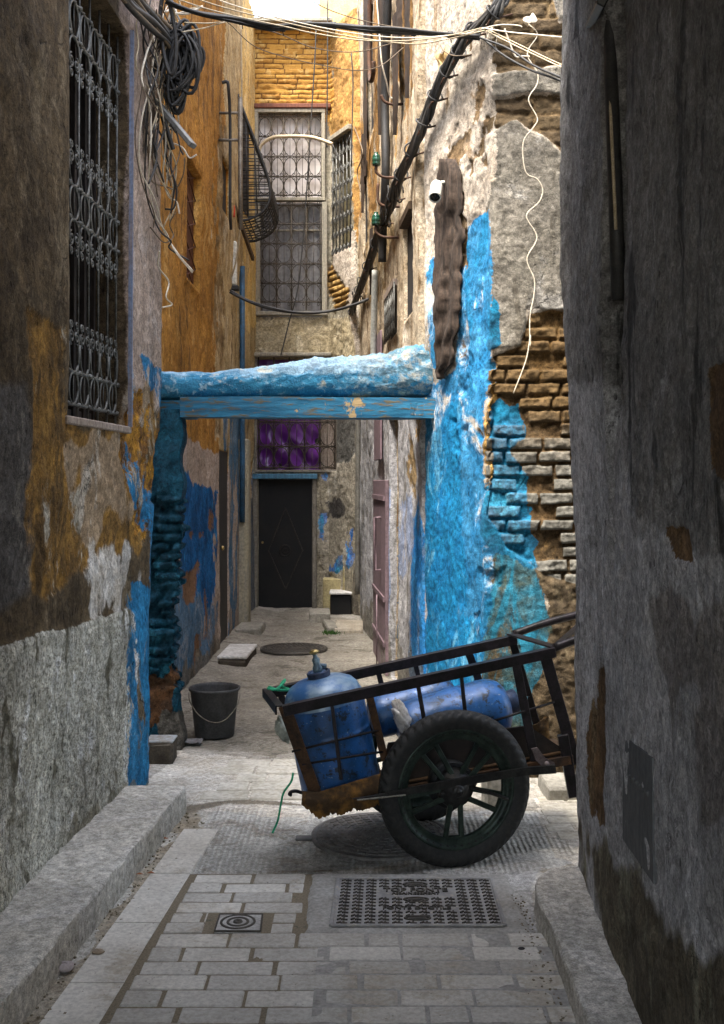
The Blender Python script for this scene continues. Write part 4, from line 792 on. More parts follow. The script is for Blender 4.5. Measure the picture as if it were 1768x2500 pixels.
m_bls = simple('blue_lintel', (.07, .20, .30), (.05, .12, .18), .7, 0, 10, .6, .006, True)
MB().bbox((E(697, 0).x, YE-.03, E(0, 1163).z), (.80, .12, .065), .008).build('lintel', m_bls, h5)
# windows with ornate grilles
m_og = simple('brown_iron', (.085, .07, .05), (.05, .04, .03), .7, .4, 14, .4)
def ornate(x0, x1, y0, y1, cols, rowsy, yd, parent, r=.0072, rows_end=True, mat=None):
    mb = MB(); q = lambda x, y: Vector((E(x, y).x, yd, E(x, y).z)); X = Vector((1, 0, 0)); cw = (x1-x0)/cols; pxm = YE/F
    for k in range(cols+1): mb.tube([q(x0+cw*k, y0), q(x0+cw*k, y1)], r*.9, 5)
    for y in rowsy:
        mb.tube([q(x0-2, y), q(x1+2, y)], r, 5)
        for k in range(cols+1):
            for sx in (-1, 1):
                for sz in (-1, 1): mb.tube(spiral(q(x0+cw*k+sx*5.2, y-sz*5.5), X*sx, gz*sz, 5.2*pxm, 1.2, 1, 3.6, 9), r*.62, 4)
    for i in range(len(rowsy)-1):
        ya, yb = rowsy[i], rowsy[i+1]
        for k in range(cols):
            xc = x0+cw*(k+.5); mb.tube([q(xc, ya), q(xc, yb)], r*.6, 4); mb.tube([q(xc+math.cos(t)*cw*.47, (ya+yb)/2+math.sin(t)*(yb-ya)*.46) for t in np.linspace(0, 6.283, 17)[:-1]], r*.75, 4, closed=True)
    return mb.build('grille', mat or m_og, parent)
m_frame5 = simple('weathered_frame', (.30, .27, .20), (.21, .19, .15), .8, 0, 6, .5, .005, True)
m_plas = NT('milky_sheeting'); n = m_plas.noise(5, 5, .6); col = m_plas.mix(m_plas.mr(n, .35, .6), (.42, .36, .31), (.66, .60, .55)); m_plas.bump(m_plas.noise(9, 5, .7, None, 1.5), .5, .02); m_plastic = m_plas.out(col, .28, 0, .5)
a, b, za, zb, d = WE.holes[2]; 
def sheet_xy(x0, x1, y0, y1, yd, amp, seed, n=30, fold=0, sag=0):
    A = np.zeros((n, n, 3))
    for j in range(n):
        for i in range(n):
            u, v = i/(n-1), j/(n-1); p = E(x0+(x1-x0)*u, y0+(y1-y0)*v); o = amp*float(fbm(np.array(u*3), np.array(v*3), seed, 4))*2+fold*math.sin(u*20+3*float(vn(np.array(v*2), np.array(0.), seed)))+sag*math.sin(v*26+5*math.cos(u*3))*sm(.5, .8, v)
            A[j, i] = (p.x, yd+o, p.z)
    return MB().sheet(A)
wu = sheet_xy(625, 792, 272, 492, YE+.09, .035, 3).build('window', m_plastic, h5)
mb = MB()
for (xa, ya, xb, yb, t) in ((627, 272, 627, 492, 9), (790, 272, 790, 492, 9), (622, 273, 795, 273, 9), (622, 488, 795, 488, 8)):
    p, q = E(xa, ya), E(xb, yb); p.y = q.y = YE+(.0 if xa == xb else -.004); mb.beam(p, q, .10, t*YE/F, (1, 0, 0) if xa == xb else (0, 0, 1), .005)
mb.build('frame', m_frame5, wu); ornate(632, 785, 278, 484, 5, (286, 334, 384, 432, 478), YE-.02, wu)
m_curt = simple('grey_curtain', (.235, .225, .215), (.155, .15, .15), .85, 0, 3, .5, .01, True)
wl = sheet_xy(628, 792, 490, 772, YE+.10, .015, 8, 40, .018).build('window', m_curt, h5)
mb = MB()
for (xa, ya, xb, yb, t) in ((630, 495, 630, 772, 12), (793, 495, 793, 772, 13), (622, 766, 800, 766, 9), (633, 560, 786, 560, 4), (670, 495, 670, 560, 3), (710, 495, 710, 560, 3), (750, 495, 750, 560, 3)):
    p, q = E(xa, ya), E(xb, yb); p.y = q.y = YE+((.0 if xa == xb else -.004) if t > 5 else .06); mb.beam(p, q, .10 if t > 5 else .03, t*YE/F, (1, 0, 0) if xa == xb else (0, 0, 1), .005)
mb.build('frame', m_frame5, wl); ornate(640, 784, 500, 758, 4, (502, 548, 596, 645, 692, 738), YE-.02, wl)
mp = NT('purple_satin'); n = mp.noise(4, 4, .6); mp_c = mp.mix(mp.mr(n, .35, .65), (.075, .010, .13), (.14, .022, .23)); mp.bump(n, .15, .01); m_purple = mp.out(mp_c, .35, 0, .6)
wp = sheet_xy(622, 828, 862, 1154, YE+.13, .0, 8, 6).build('window', m_dark, h5)
cu = sheet_xy(626, 782, 868, 1152, YE+.08, .05, 11, 80, .012, .03).build('curtain', m_purple, wp)
sheet_xy(783, 822, 880, 1150, YE+.11, .0, 2, 6).build('board', m_sill, wp)
ornate(632, 818, 870, 1146, 5, (905, 960, 1030, 1090, 1142), YE-.02, wp, .009)
mb = MB()
for (xa, ya, xb, yb, t) in ((625, 872, 625, 1154, 6), (824, 872, 824, 1154, 6), (622, 1150, 828, 1150, 6)):
    p, q = E(xa, ya), E(xb, yb); p.y = q.y = YE+(.0 if xa == xb else -.004); mb.beam(p, q, .08, t*YE/F, (1, 0, 0) if xa == xb else (0, 0, 1), .004)
mb.build('frame', m_jamb, wp)
# side window on the slanting face
a, b, za, zb, d = WE.holes[3]; ws = panel(WE, (a-.02,), (b+.02,), za-.02, zb+.02, -.12).build('window', simple('olive_pane', (.20, .17, .09), (.09, .08, .05), .6), h5)
mb = MB(); M3 = lambda u, v: WE.at(a+(b-a)*u, za+(zb-za)*v, .01)
for k in range(6): mb.tube([M3(k/5, 0), M3(k/5, 1)], .009, 5)
for v in np.linspace(0, 1, 8):
    mb.tube([M3(0, v), M3(1, v)], .008, 5)
    for k in range(6): c = M3(k/5, v); mb.tube(spiral(c, Vector((.45, -.89, 0)), gz, .045, 1.3, 1), .007, 4); mb.tube(spiral(c, Vector((-.45, .89, 0)), -gz, .045, 1.3, 1), .007, 4)
mb.build('grille', m_iron, ws)
mb = MB(); mb.beam(WE.at(a-.03, zb+.03, .02), WE.at(b+.05, zb+.03, .02), .1, .06, bev=.006); mb.build('frame', m_frame5, ws)
mb = MB(); p, q = E(620, 262), E(808, 262); mb.beam(p-Vector((0, .02, 0)), q-Vector((0, .02, 0)), .10, .055, bev=.008); mb.build('lintel', simple('red_brown_lintel', (.17, .06, .035), (.10, .04, .025), .8, 0, 10, .6, .006, True), h5)
mb = MB(); p, q = E(620, 268), E(808, 268); A_ = 0
mb = MB(); mb.bbox((E(715, 0).x, YE-.05, E(0, 868).z), (.96, .16, .05), .012); mb.build('ledge', m_frame5, h5)
mb = MB(); mb.bbox((E(715, 0).x, YE-.02, 7.2), (1.0, .5, .05), .01); mb.build('roof_edge', m_frame5, h5)
m_back = simple('distant_plaster', (.52, .36, .14), (.42, .28, .1))
mb = MB(); mb.box((.48, 15.6, 4.3), (2.06, 4, 8.6))
mb.build('house', m_back, label='plain ochre walls rising behind the house at the end of the lane', cat='house')
# ------------------------------------------------------------------ the hand cart
PSI = R(12); Wd = Vector((-math.sin(PSI), math.cos(PSI), 0)); Ld = Vector((math.cos(PSI), math.sin(PSI), 0)); UP = Vector((0, 0, 1))
C0 = Vector((.388, 4.41, 0)); GAP = .075
NP, FP = C0+Wd*GAP, C0+Wd*(GAP+.43)
def N(x, y, o=0): return hitn(x, y, NP+Wd*o, Wd)
def Fp(x, y, o=0): return hitn(x, y, FP+Wd*o, Wd)
def U(u, v): return 600+.5234*u, 1500+.5234*v
def Nu(u, v, o=0): return N(*U(u, v), o)
def Fu(u, v, o=0): return Fp(*U(u, v), o)
m_rail = simple('black_angle_iron', (.020, .016, .019), (.010, .009, .009), .42, .35, 18, .5, .003, lo=.4, hi=.6)
m_rusty = simple('rusted_angle_iron', (.085, .042, .018), (.022, .015, .011), .75, .2, 14, .7, .004)
m_tyre = NT('tyre_rubber'); n = m_tyre.noise(26, 5, .7); m_tyre.bump(n, .5, .003); m_tyre_ = m_tyre.out(m_tyre.mix(m_tyre.mr(m_tyre.noise(60, 5, .7), .4, .7), (.011, .012, .012), (.026, .025, .022)), .6)
m_rim = simple('green_grey_rim', (.034, .052, .040), (.012, .020, .016), .45, .4, 16, .4, .002)
m_grease = simple('greasy_steel', (.045, .045, .042), (.02, .02, .02), .4, .6, 16, .4)
cart = root('handcart', C0, 'black iron handcart with two motorcycle wheels tipped across the lane', 'cart')
RADF = {}
near_top = [N(689, 1724), N(1352, 1581)]; far_top = [Fp(655, 1682), Fp(1258, 1551)]
def rail(a, b, name, w_=.030, h_=.030, mat=None):                        # angle iron: a flat top flange and a vertical one
    a, b = Vector(a), Vector(b); d = (b-a).normalized(); sd = d.cross(UP).normalized(); u = sd.cross(d)
    mb = MB(); mb.beam(a+u*.0, b+u*.0, w_, .006, (0, 0, 1), .001); mb.beam(a-sd*(-w_/2+.003)-u*h_/2, b-sd*(-w_/2+.003)-u*h_/2, .006, h_, (0, 0, 1), .001); return mb.build(name, mat or m_rail, cart)
def bar(a, b, w_, h_, name, mat=None, up=(0, 1, 0)): return MB().beam(a, b, h_, w_, up, .0015).build(name, mat or m_rail, cart)
rail(near_top[0], near_top[1], 'top_rail', .036, .040); rail(far_top[0], far_top[1], 'top_rail', .036, .040)
rail(far_top[0]-Ld*.01, near_top[0]-Ld*.01, 'end_rail', .034, .034); 
bar(Fu(1238, 92), Nu(1442, 152), .008, .05, 'end_rail', None, (0, 0, 1))
pts_n = [((180, 425), (345, 890), .050, m_rusty), ((398, 385), (445, 770), .014, m_rail), ((570, 350), (650, 680), .032, m_rusty), ((800, 310), (834, 500), .018, m_rail), ((1003, 262), (1026, 480), .016, m_rail), ((1258, 212), (1350, 690), .038, m_rail), ((1392, 172), (1540, 700), .05, m_rail)]
for a, b, w_, m in pts_n: bar(Nu(*a), Nu(*b), .016 if w_ < .03 else .008, w_, 'upright', m)
for a, b, w_ in (((612, 240), (690, 560), .024), ((785, 205), (850, 470), .022), ((1030, 150), (1120, 400), .036), ((1240, 110), (1360, 520), .036), ((150, 340), (330, 800), .03), ((470, 270), (560, 620), .02)): bar(Fu(*a), Fu(*b), .008, w_, 'upright')
bar(Nu(1478, 560), Nu(1530, 850), .03, .045, 'leg')
for a, b in (((215, 640), (620, 540)), ((262, 700), (640, 640)), ((1120, 508), (1440, 408))): MB().tube([Nu(*a), Nu(*b)], .0055, 6).build('tie_rod', m_rail, cart)
for a, b in (((320, 620), (620, 560)), ((1120, 430), (1330, 380))): MB().tube([Fu(*a), Fu(*b)], .0055, 6).build('tie_rod', m_rail, cart)
# floor frame
nb, ne, fb, fe = Nu(335, 880), Nu(1520, 655), Fu(345, 800), Fu(1440, 600)
rail(nb, ne, 'floor_rail', .035, .035, m_rusty); rail(fb, fe, 'floor_rail', .035, .035); 
for t in (0, .33, .66, 1): bar(nb.lerp(ne, t), fb.lerp(fe, t), .02, .03, 'cross_bar', m_rusty, (0, 0, 1))
n = 30; A = np.zeros((n, 14, 3))
for i in range(n):
    for k in range(14):
        p = nb.lerp(ne, i/(n-1)).lerp(fb.lerp(fe, i/(n-1)), k/13); A[i, k] = p+UP*(.012+.012*float(fbm(np.array(i*.4), np.array(k*.5), 4, 3)))
m_ply = simple('brown_floor_board', (.085, .045, .018), (.04, .024, .012), .85, 0, 7, .5, .005)
fl = MB().sheet(A).build('floor_board', m_ply, cart); so = fl.modifiers.new('thickness', 'SOLIDIFY'); so.thickness = .012
# torn sacking lapping under the front
n = 60; A = np.zeros((12, n, 3)); low = [(265, 800, 885), (300, 850, 915), (345, 880, 948), (400, 878, 925), (440, 862, 930), (500, 850, 905), (545, 842, 912), (600, 820, 885), (640, 805, 880)]
random.seed(3)
for i in range(n):
    u = 262+378*i/(n-1); a, b = np.interp(u, [q[0] for q in low], [q[1] for q in low]), np.interp(u, [q[0] for q in low], [q[2] for q in low]); top = 828-.30*(u-345) if u > 345 else 828; b += random.uniform(-6, 9)
    for k in range(12): v = top+(b-top)*k/11; A[k, i] = Nu(u, v, -.012-.03*math.sin(k/11*2.6)-.012*float(fbm(np.array(i*.25), np.array(k*.4), 5, 3)))
m_hess = simple('torn_card', (.20, .10, .022), (.05, .03, .014), .95, 0, 6, .9, .008, lo=.42, hi=.58)
o = MB().sheet(A).build('torn_sacking', m_hess, cart); so = o.modifiers.new('thickness', 'SOLIDIFY'); so.thickness = .004
A = np.zeros((14, 10, 3))
for i in range(14):
    for k in range(10):
        p = (Nu(1290, 560+10*i)).lerp(Nu(1440, 490+12*i), k/9); A[i, k] = p+Wd*(.06+.05*float(fbm(np.array(i*.4), np.array(k*.5), 4, 3)))
o = MB().sheet(A).build('torn_sacking', m_hess, cart); so = o.modifiers.new('thickness', 'SOLIDIFY'); so.thickness = .004
# bent plate, axle strut and brackets
def poly_plate(pts, th, name, mat, o):
    q = [Nu(u, v, o) for u, v in pts]; q2 = [p+Wd*th for p in q]; n_ = len(q)
    return MB().add(q+q2, [tuple(range(n_)), tuple(range(n_, 2*n_))[::-1]]+[(i, (i+1) % n_, n_+(i+1) % n_, n_+i) for i in range(n_)]).build(name, mat, cart)
m_plate = simple('dusty_steel_plate', (.16, .13, .125), (.07, .055, .055), .55, .4, 14, .5)
poly_plate([(1335, 628), (1362, 622), (1400, 672), (1440, 690), (1446, 710), (1380, 706), (1352, 680)], .012, 'bracket', m_plate, -.02)
SO = -GAP-.045
poly_plate([(500, 862), (600, 846), (900, 782), (1300, 716), (1445, 704), (1450, 742), (1300, 752), (1010, 800), (760, 842), (590, 866)], .014, 'axle_strut', m_grease, SO)
q = [Nu(u, v, .008) for u, v in ((640, 700), (668, 600), (1000, 560), (1320, 520), (1500, 640), (1510, 668), (640, 815))]; q2 = [p+Wd*.014 for p in q]
MB().add(q+q2, [tuple(range(7)), tuple(range(7, 14))[::-1]]+[(i, (i+1) % 7, 7+(i+1) % 7, 7+i) for i in range(7)]).build('side_board', simple('blackened_board', (.022, .016, .012), (.012, .009, .008), .8, 0, 7, .5), cart)
m_pale = simple('scuffed_steel', (.30, .29, .25), (.14, .12, .09), .6, .3, 18, .5, .003, True)
MB().beam(Nu(520, 866, SO-.004), Nu(745, 842, SO-.004), .004, .010, (0, 1, 0)).build('strut_tip', m_pale, cart)
MB().tube(spline([Nu(905, 838, SO+.02), Nu(980, 822, SO+.02), Nu(1045, 806, SO+.02), Nu(1120, 826, SO+.02), Nu(1225, 862, SO+.02)]), .008, 6).build('stay', m_grease, cart)
MB().tube([Nu(1405, 700, SO+.02), Nu(1405, 700, .03)], .014, 10).build('axle_bolt', m_plate, cart)
# handles running off to the right
for f, e, off in ((Nu(1440, 155), (1.18, .18), 0), (Fu(1250, 92), (1.35, .25), 0)):
    d = (Ld*1+UP*.235).normalized(); MB().tube(spline([f, f+d*.2+UP*.01, f+d*.62, f+d*.95]), .018, 10).build('handle', m_rail, cart)
bar(Nu(1440, 155), Fu(1250, 92)+(Ld*1+UP*.235).normalized()*.42, .012, .03, 'handle_brace', None, (0, 0, 1))
# wheels
RW = .324; CN = hitn(1111, 1932, C0, Wd); CN.z = RW
def make_wheel():
    wr = root('wheel', (0, 0, 0), None, None); wr.parent = cart; return wr
axis_ = Wd
def wheel(c, pale=False):
    wv = bpy.data.objects.new('wheel', None); sc.collection.objects.link(wv); wv.parent = cart; wv.location = c-org(cart)
    o_ = Vector(c); seg = 384
    def tread(t, h, i):
        a = t/6.28318*48; ph = 1 if h > 0 else -1
        if abs(h) < .012: g = (a+abs(h)*40) % 1; return -.020 if g < .3 else 0.
        if abs(h) < .030: g = (a*1+.5+abs(h)*30) % 1; return -.026 if g < .4 else .0
        return 0
    prof = [(.236, -.018), (.246, -.024), (.262, -.030), (.280, -.034), (.296, -.033), (.309, -.028), (.3175, -.020), (.3215, -.0135), (.3235, -.011), (.3245, -.004), (.3245, .004), (.3235, .011), (.3215, .0135), (.3175, .020), (.309, .028), (.296, .033), (.280, .034), (.262, .030), (.246, .024), (.236, .018)]
    def sub(mb, nm, mat):
        me = bpy.data.meshes.new(nm); me.from_pydata([v-o_ for v in mb.v], [], mb.f); me.polygons.foreach_set('use_smooth', mb.sm); o = bpy.data.objects.new(nm, me); sc.collection.objects.link(o); me.materials.append(mat); o.parent = wv; return o
    sub(MB().lathe(prof, c, axis_, seg, tread), 'tyre', m_tyre_)
    rp = [(.252, -.022), (.249, -.027), (.240, -.027), (.236, -.020), (.228, -.012), (.216, -.010), (.205, -.013), (.203, 0), (.205, .013), (.216, .010), (.228, .012), (.236, .020), (.240, .027), (.249, .027), (.252, .022)]
    sub(MB().lathe(rp, c, axis_, 96), 'rim', m_rim)
    hp = [(0, -.052), (.020, -.052), (.024, -.046), (.030, -.040), (.052, -.034), (.056, -.022), (.074, -.016), (.078, 0), (.078, .03), (.05, .045), (0, .05)]
    sub(MB().lathe(hp, c, axis_, 40), 'hub', m_grease)
    up = UP; rt = axis_.cross(up)*-1
    if rt.dot(Ld) < 0: rt = -rt
    for k in range(5):
        base = R(268+72*k); mb = MB()
        for sg in (-1, 1):
            a0, a1 = base+sg*R(20), base+sg*R(9.5)
            p = c+(rt*math.cos(a0)+up*math.sin(a0))*.060-axis_*.012; q = c+(rt*math.cos(a1)+up*math.sin(a1))*.214
            mb.beam(p, q, .022, .014, tuple(axis_), .003)
        a = base; mb.beam(c+(rt*math.cos(a)+up*math.sin(a))*.195-rt*0, c+(rt*math.cos(a)+up*math.sin(a))*.214, .016, .06, tuple((rt*-math.sin(a)+up*math.cos(a))), .003)
        sub(mb, 'spoke', m_rim)
    return wv
wheel(CN); wheel(Vector((C0.x, C0.y, RW))+Wd*(GAP*2+.43+.0)+(CN-C0-UP*RW))
MB().tube([CN-Wd*.06, CN+Wd*(GAP*2+.5)], .013, 12).build('axle', m_grease, cart)
m_drum = simple('brake_drum', (.028, .03, .03), (.014, .014, .014), .45, .4, 10, .4)
MB().lathe([(0, .03), (.095, .035), (.10, .05), (.10, .09), (0, .10)], CN, Wd, 32).build('brake_drum', m_drum, cart)
for t in (.18, .86):
    a = nb.lerp(ne, .52)+Wd*.43*t; bar(a, CN+Wd*(GAP+.43*t), .012, .04, 'axle_bracket')
# ------------------------------------------------------------------ gas cylinders
m_gas = NT('blue_cylinder_paint'); n = m_gas.noise(6, 6, .7); n2 = m_gas.noise(22, 6, .75); n3 = m_gas.noise(70, 3)
col = m_gas.mix(m_gas.mr(n, .35, .65), (.018, .105, .32), (.010, .05, .13)); col = m_gas.mix(m_gas.mr(n2, .54, .62), col, (.010, .018, .03)); col = m_gas.mix(m_gas.mr(n3, .66, .72), col, (.22, .28, .33))
m_gas.bump(m_gas.ma('ADD', n, m_gas.ma('MULTIPLY', n2, .3)), .35, .012); m_gas_ = m_gas.out(col, m_gas.mr(n2, .3, .7, .28, .5), .1, .5)
m_dome = NT('worn_pale_blue'); n = m_dome.noise(8, 6, .7); col = m_dome.mix(m_dome.mr(n, .4, .62), (.20, .29, .38), (.03, .11, .27)); m_dome.bump(n, .4, .008); m_dome_ = m_dome.out(col, .35, .1, .5)
def cylinder(c, ax, r, L, label, dirt=.004, seed=0, pale=True):
    ax = ax.normalized(); rt = root('gas_cylinder', c, label, 'gas cylinder', 'gas cylinders on the handcart')
    wob = lambda t, h, i: .010*float(fbm(np.array(math.cos(t)*2+5), np.array(math.sin(t)*2+h*6+seed), 3+seed, 3))*2
    body = [(0, 0), (r*.55, .0), (r*.86, .012), (r*.97, .035), (r, .07)]+[(r, h) for h in np.linspace(.09, L*.55, 8)]+[(r*1.012, L*.56), (r*1.012, L*.575), (r, L*.58)]+[(r, h) for h in np.linspace(L*.6, L-.10, 6)]
    dome = [(r, L-.10), (r*.985, L-.075), (r*.92, L-.045), (r*.80, L-.02), (r*.62, L-.004), (r*.40, L+.006), (r*.24, L+.010), (.034, L+.014), (.034, L+.03), (0, L+.03)]
    MB().lathe(body, c, ax, 56, wob).build('body', m_gas_, rt); MB().lathe(dome, c, ax, 56).build('shoulder', m_dome_ if pale else m_gas_, rt)
    return rt
b0 = Nu(432, 800, .215); t0 = Nu(345, 300, .215); ax = (t0-b0).normalized(); Lc = (t0-b0).length
ax_cart = (UP-Ld*.205).normalized(); Lc = .53; b0 = t0-ax_cart*Lc
g1 = cylinder(b0, ax_cart, .172, Lc, 'dented blue gas cylinder standing upright in the cart front', seed=1)
m_collar = simple('blue_black_collar', (.03, .05, .10), (.015, .02, .04), .5, .3, 14, .3)
MB().lathe([(.048, Lc+.0), (.052, Lc+.03), (.045, Lc+.036), (.044, Lc+.014)], b0, ax_cart, 24).build('collar', m_collar, g1)
m_vb = simple('grey_blue_valve', (.22, .33, .38), (.08, .12, .16), .4, .4, 20, .3)
v = MB().lathe([(.0, Lc+.02), (.018, Lc+.02), (.022, Lc+.05), (.014, Lc+.065), (.018, Lc+.085), (.010, Lc+.095), (.008, Lc+.115), (0, Lc+.115)], b0, ax_cart, 16); v.tube([b0+ax_cart*(Lc+.06), b0+ax_cart*(Lc+.055)+Ld*.04], .010, 8)
vv = v.build('valve', m_vb, g1)
MB().lathe([(.0, Lc+.108), (.012, Lc+.108), (.020, Lc+.115), (.021, Lc+.122), (.012, Lc+.128), (0, Lc+.124)], b0, ax_cart, 14, lambda t, h, i: .12*math.sin(t*5) if i in (2, 3) else 0).build('valve_wheel', m_brass, vv)
# lying cylinder with its base to the left
axl = (Ld*1+UP*.235).normalized(); m0 = Nu(1010, 475, .20); g2 = cylinder(m0-axl*.29, axl, .132, .50, 'bright blue gas cylinder lying on its side above the near wheel', seed=5, pale=False)
MB().lathe([(.05, .50), (.054, .545), (.046, .55), (.044, .51)], m0-axl*.29, axl, 24).build('collar', m_collar, g2)
v = MB().lathe([(0, .52), (.016, .53), (.016, .56), (.010, .57), (.010, .60), (0, .60)], m0-axl*.29, axl, 14); v.tube([m0+axl*.29, m0+axl*.29+UP*.03], .009, 8); v.build('valve', simple('cyan_valve', (.03, .32, .45), (.3, .45, .5), .4, .2, 20, .2), g2)
m0 = Nu(700, 450, .33); g3 = cylinder(m0-axl*.12, axl, .10, .40, 'small dark blue gas cylinder lying behind the upright one', seed=9, pale=False)
# white bag and small things on the cart
A = np.zeros((24, 30, 3)); c = Nu(728, 485, .10)
for j in range(24):
    for i in range(30):
        a, b = 6.28318*i/29, -1.57+3.1416*j/23; r = 1+.7*float(fbm(np.array(math.cos(a)*2.5+j*.3), np.array(math.sin(a)*2.5+j*.1), 9, 5))*2
        A[j, i] = c+(Ld*math.cos(a)*.034+Wd*math.sin(a)*.05)*abs(math.cos(b))**.6*r+(UP*.95-Ld*.3)*math.sin(b)*.065*r
m_bag = simple('white_sack', (.55, .53, .50), (.38, .36, .36), .7, 0, 8, .5, .006)
MB().sheet(A).build('bag', m_bag, label='crumpled white plastic sack stuffed between the gas cylinders', cat='bag')
A = np.zeros((16, 20, 3)); c = Nu(168, 540, .08)
for j in range(16):
    for i in range(20):
        a, b = 6.28318*i/19, -1.57+3.1416*j/15; r = 1+.8*float(fbm(np.array(math.cos(a)*2.5+j*.3), np.array(math.sin(a)*2.5), 19, 5))*2
        A[j, i] = c+(Ld*math.cos(a)*.024+Wd*math.sin(a)*.03)*math.cos(b)*r+(UP-Ld*.25)*math.sin(b)*.042*r
MB().sheet(A).build('plastic_wad', simple('grey_plastic_wad', (.34, .36, .30), (.2, .21, .18), .6, 0, 8, .4, .006), label='grey wad of plastic pushed between the bars at the cart front', cat='plastic wad')
m_green = simple('green_twine', (.03, .42, .20), (.015, .25, .12), .6, 0, 30, .3)
MB().tube(spline([Nu(222, 738, .0), Nu(212, 780, -.01), Nu(178, 830, 0), Nu(165, 880, .01), Nu(150, 960, 0), Nu(128, 1012, 0), Nu(125, 1020, 0)], 8), .0045, 6).build('twine', m_green, label='green twine trailing from the cart front towards the ground', cat='twine')
MB().tube(spline([Nu(100, 345, .2), Nu(140, 350, .2), Nu(175, 320, .3), Nu(182, 305, .36), Nu(165, 330, .36), Nu(190, 345, .36), Nu(208, 352, .3), Nu(150, 352, .2), Nu(108, 338, .24)], 8), .006, 6).build('twine', m_green, label='green twine knotted round the top corner of the cart', cat='twine')
MB().tube(spline([Nu(262, 832, 0), Nu(235, 824, 0), Nu(212, 828, 0), Nu(205, 838, 0), Nu(215, 842, 0)], 6), .008, 6).build('hook', m_rail, cart)
# ------------------------------------------------------------------ bucket
bc = G(524, 1803); bc = Vector((P(524, 0, 6.66).x, 6.66, .005)); bk2 = root('bucket', bc, 'black rubber bucket standing on the lane behind the cart', 'bucket')
m_bk = simple('bucket_rubber', (.07, .07, .07), (.045, .045, .045), .6, 0, 12, .4, .003)
MB().lathe([(0, .012), (.112, .012), (.118, 0), (.122, .01), (.150, .285), (.160, .287), (.162, .300), (.156, .303), (.150, .300), (.143, .285), (.117, .02), (0, .02)], bc, UP, 48).build('body', m_bk, bk2)
hp = [bc+Vector((math.cos(t)*.158, math.sin(t)*.158*.25-.12*math.sin(abs(t))*1-.0, .27)) for t in (0,)]
pts = [bc+Vector((.162, 0, .265)), bc+Vector((.150, -.09, .20)), bc+Vector((.08, -.142, .125)), bc+Vector((.0, -.150, .115)), bc+Vector((-.08, -.140, .16)), bc+Vector((-.14, -.08, .225)), bc+Vector((-.162, 0, .265))]
MB().tube(spline(pts), .0035, 6).build('handle', m_galv, bk2)
# clear bag beside the bucket
A = np.zeros((10, 22, 3)); c = Vector((P(450, 0, 6.45).x, 6.45, .006))
for j in range(10):
    for i in range(22): A[j, i] = c+Vector((-.09+.2*i/21, -.06+.12*j/9, .012+.022*abs(float(fbm(np.array(i*.35), np.array(j*.6), 8, 4)))*2))
MB().sheet(A).build('plastic_bag', simple('grey_film', (.34, .33, .33), (.2, .19, .19), .3, 0, 12, .5), label='flattened grey plastic bag on the ground by the bucket', cat='bag')
# ------------------------------------------------------------------ steps and loose stones
m_stone = simple('grey_step_stone', (.30, .28, .235), (.20, .185, .15), .9, 0, 7, .8, .012)
m_whitest = simple('whitewashed_step', (.62, .61, .58), (.46, .44, .40), .8, 0, 7, .5, .006)
m_brick2 = simple('dark_block', (.085, .07, .05), (.05, .04, .03), .9, 0, 9, .8, .012)
def step(name, x0, x1, yb, h, depth, mat, label, cat, skew=0, b=.012):
    a, c = G(x0, yb), G(x1, yb); mb = MB(); mb.bbox(((a.x+c.x)/2, a.y+depth/2, h/2-.02), (c.x-a.x, depth, h+.04), b, Matrix.Rotation(skew, 3, 'Z'), .006)
    return mb.build(name, mat, label=label, cat=cat)
st = step('step', 535, 604, 1628, .055, .72, m_brick2, 'small white topped doorstep at the black door on the left', 'step', -.03)
st_o = org(st); q = G(569, 1628); MB().bbox((q.x, q.y+.36, .075), (.26, .70, .028), .008, Matrix.Rotation(-.03, 3, 'Z')).build('tread', m_whitest, st)
step('step', 574, 637, 1552, .07, .55, m_stone, 'grey stone doorstep further along the left wall', 'step')
step('step', 752, 804, 1521, .11, .5, m_stone, 'grey stone step right of the far black door', 'step', .05)
sb = step('block', 806, 858, 1502, .235, .45, m_bd, 'black painted block with a pale stone top by the far right wall', 'block')
q = G(832, 1502); MB().bbox((q.x, q.y+.2, .262), (.27, .48, .028), .006).build('slab', m_whitest, sb)
m_yel = simple('yellow_plaster', (.40, .34, .17), (.28, .23, .12), .85, 0, 6, .6, .01)
mb = MB(); mb.bbox((P(815, 0, 13.0).x, 13.02, .19), (.26, .25, .42), .01); mb.build('stair_block', m_yel, label='low yellow plaster block behind the black painted block', cat='block')
mb = MB(); mb.bbox((P(850, 0, 13.0).x, 12.95, .27), (.12, .3, .58), .01); mb.build('stair_block', m_yel, label='tall yellow plaster stub in the corner behind the black block', cat='block')
step('slab', 790, 818, 1545, .06, .62, m_stone, 'narrow grey slab edging the low platform on the right', 'slab', .12)
step('platform', 815, 886, 1547, .045, .75, simple('pale_screed', (.37, .33, .26), (.28, .24, .18), .9, 0, 6, .7, .01), 'low pale concrete platform against the far right wall', 'platform')
step('block', 352, 420, 1866, .115, .18, m_brick2, 'rough brown block at the foot of the teal pillar', 'block')
sp = simple('blue_speckled_stone', (.34, .37, .38), (.22, .2, .17), .8, 0, 20, .7); q = G(386, 1866); MB().bbox((q.x, q.y+.1, .118), (.16, .16, .012), .004).build('top', sp, sc.objects['block.001'])
ss1 = step('step', 1337, 1520, 1958, .068, .30, m_stone, 'grey step with pale edge behind the right end of the cart', 'step')
step('stone_block', 1187, 1252, 1978, .16, .16, m_stone, 'mottled grey stone block seen through the cart wheel', 'stone', .1)
random.seed(12)
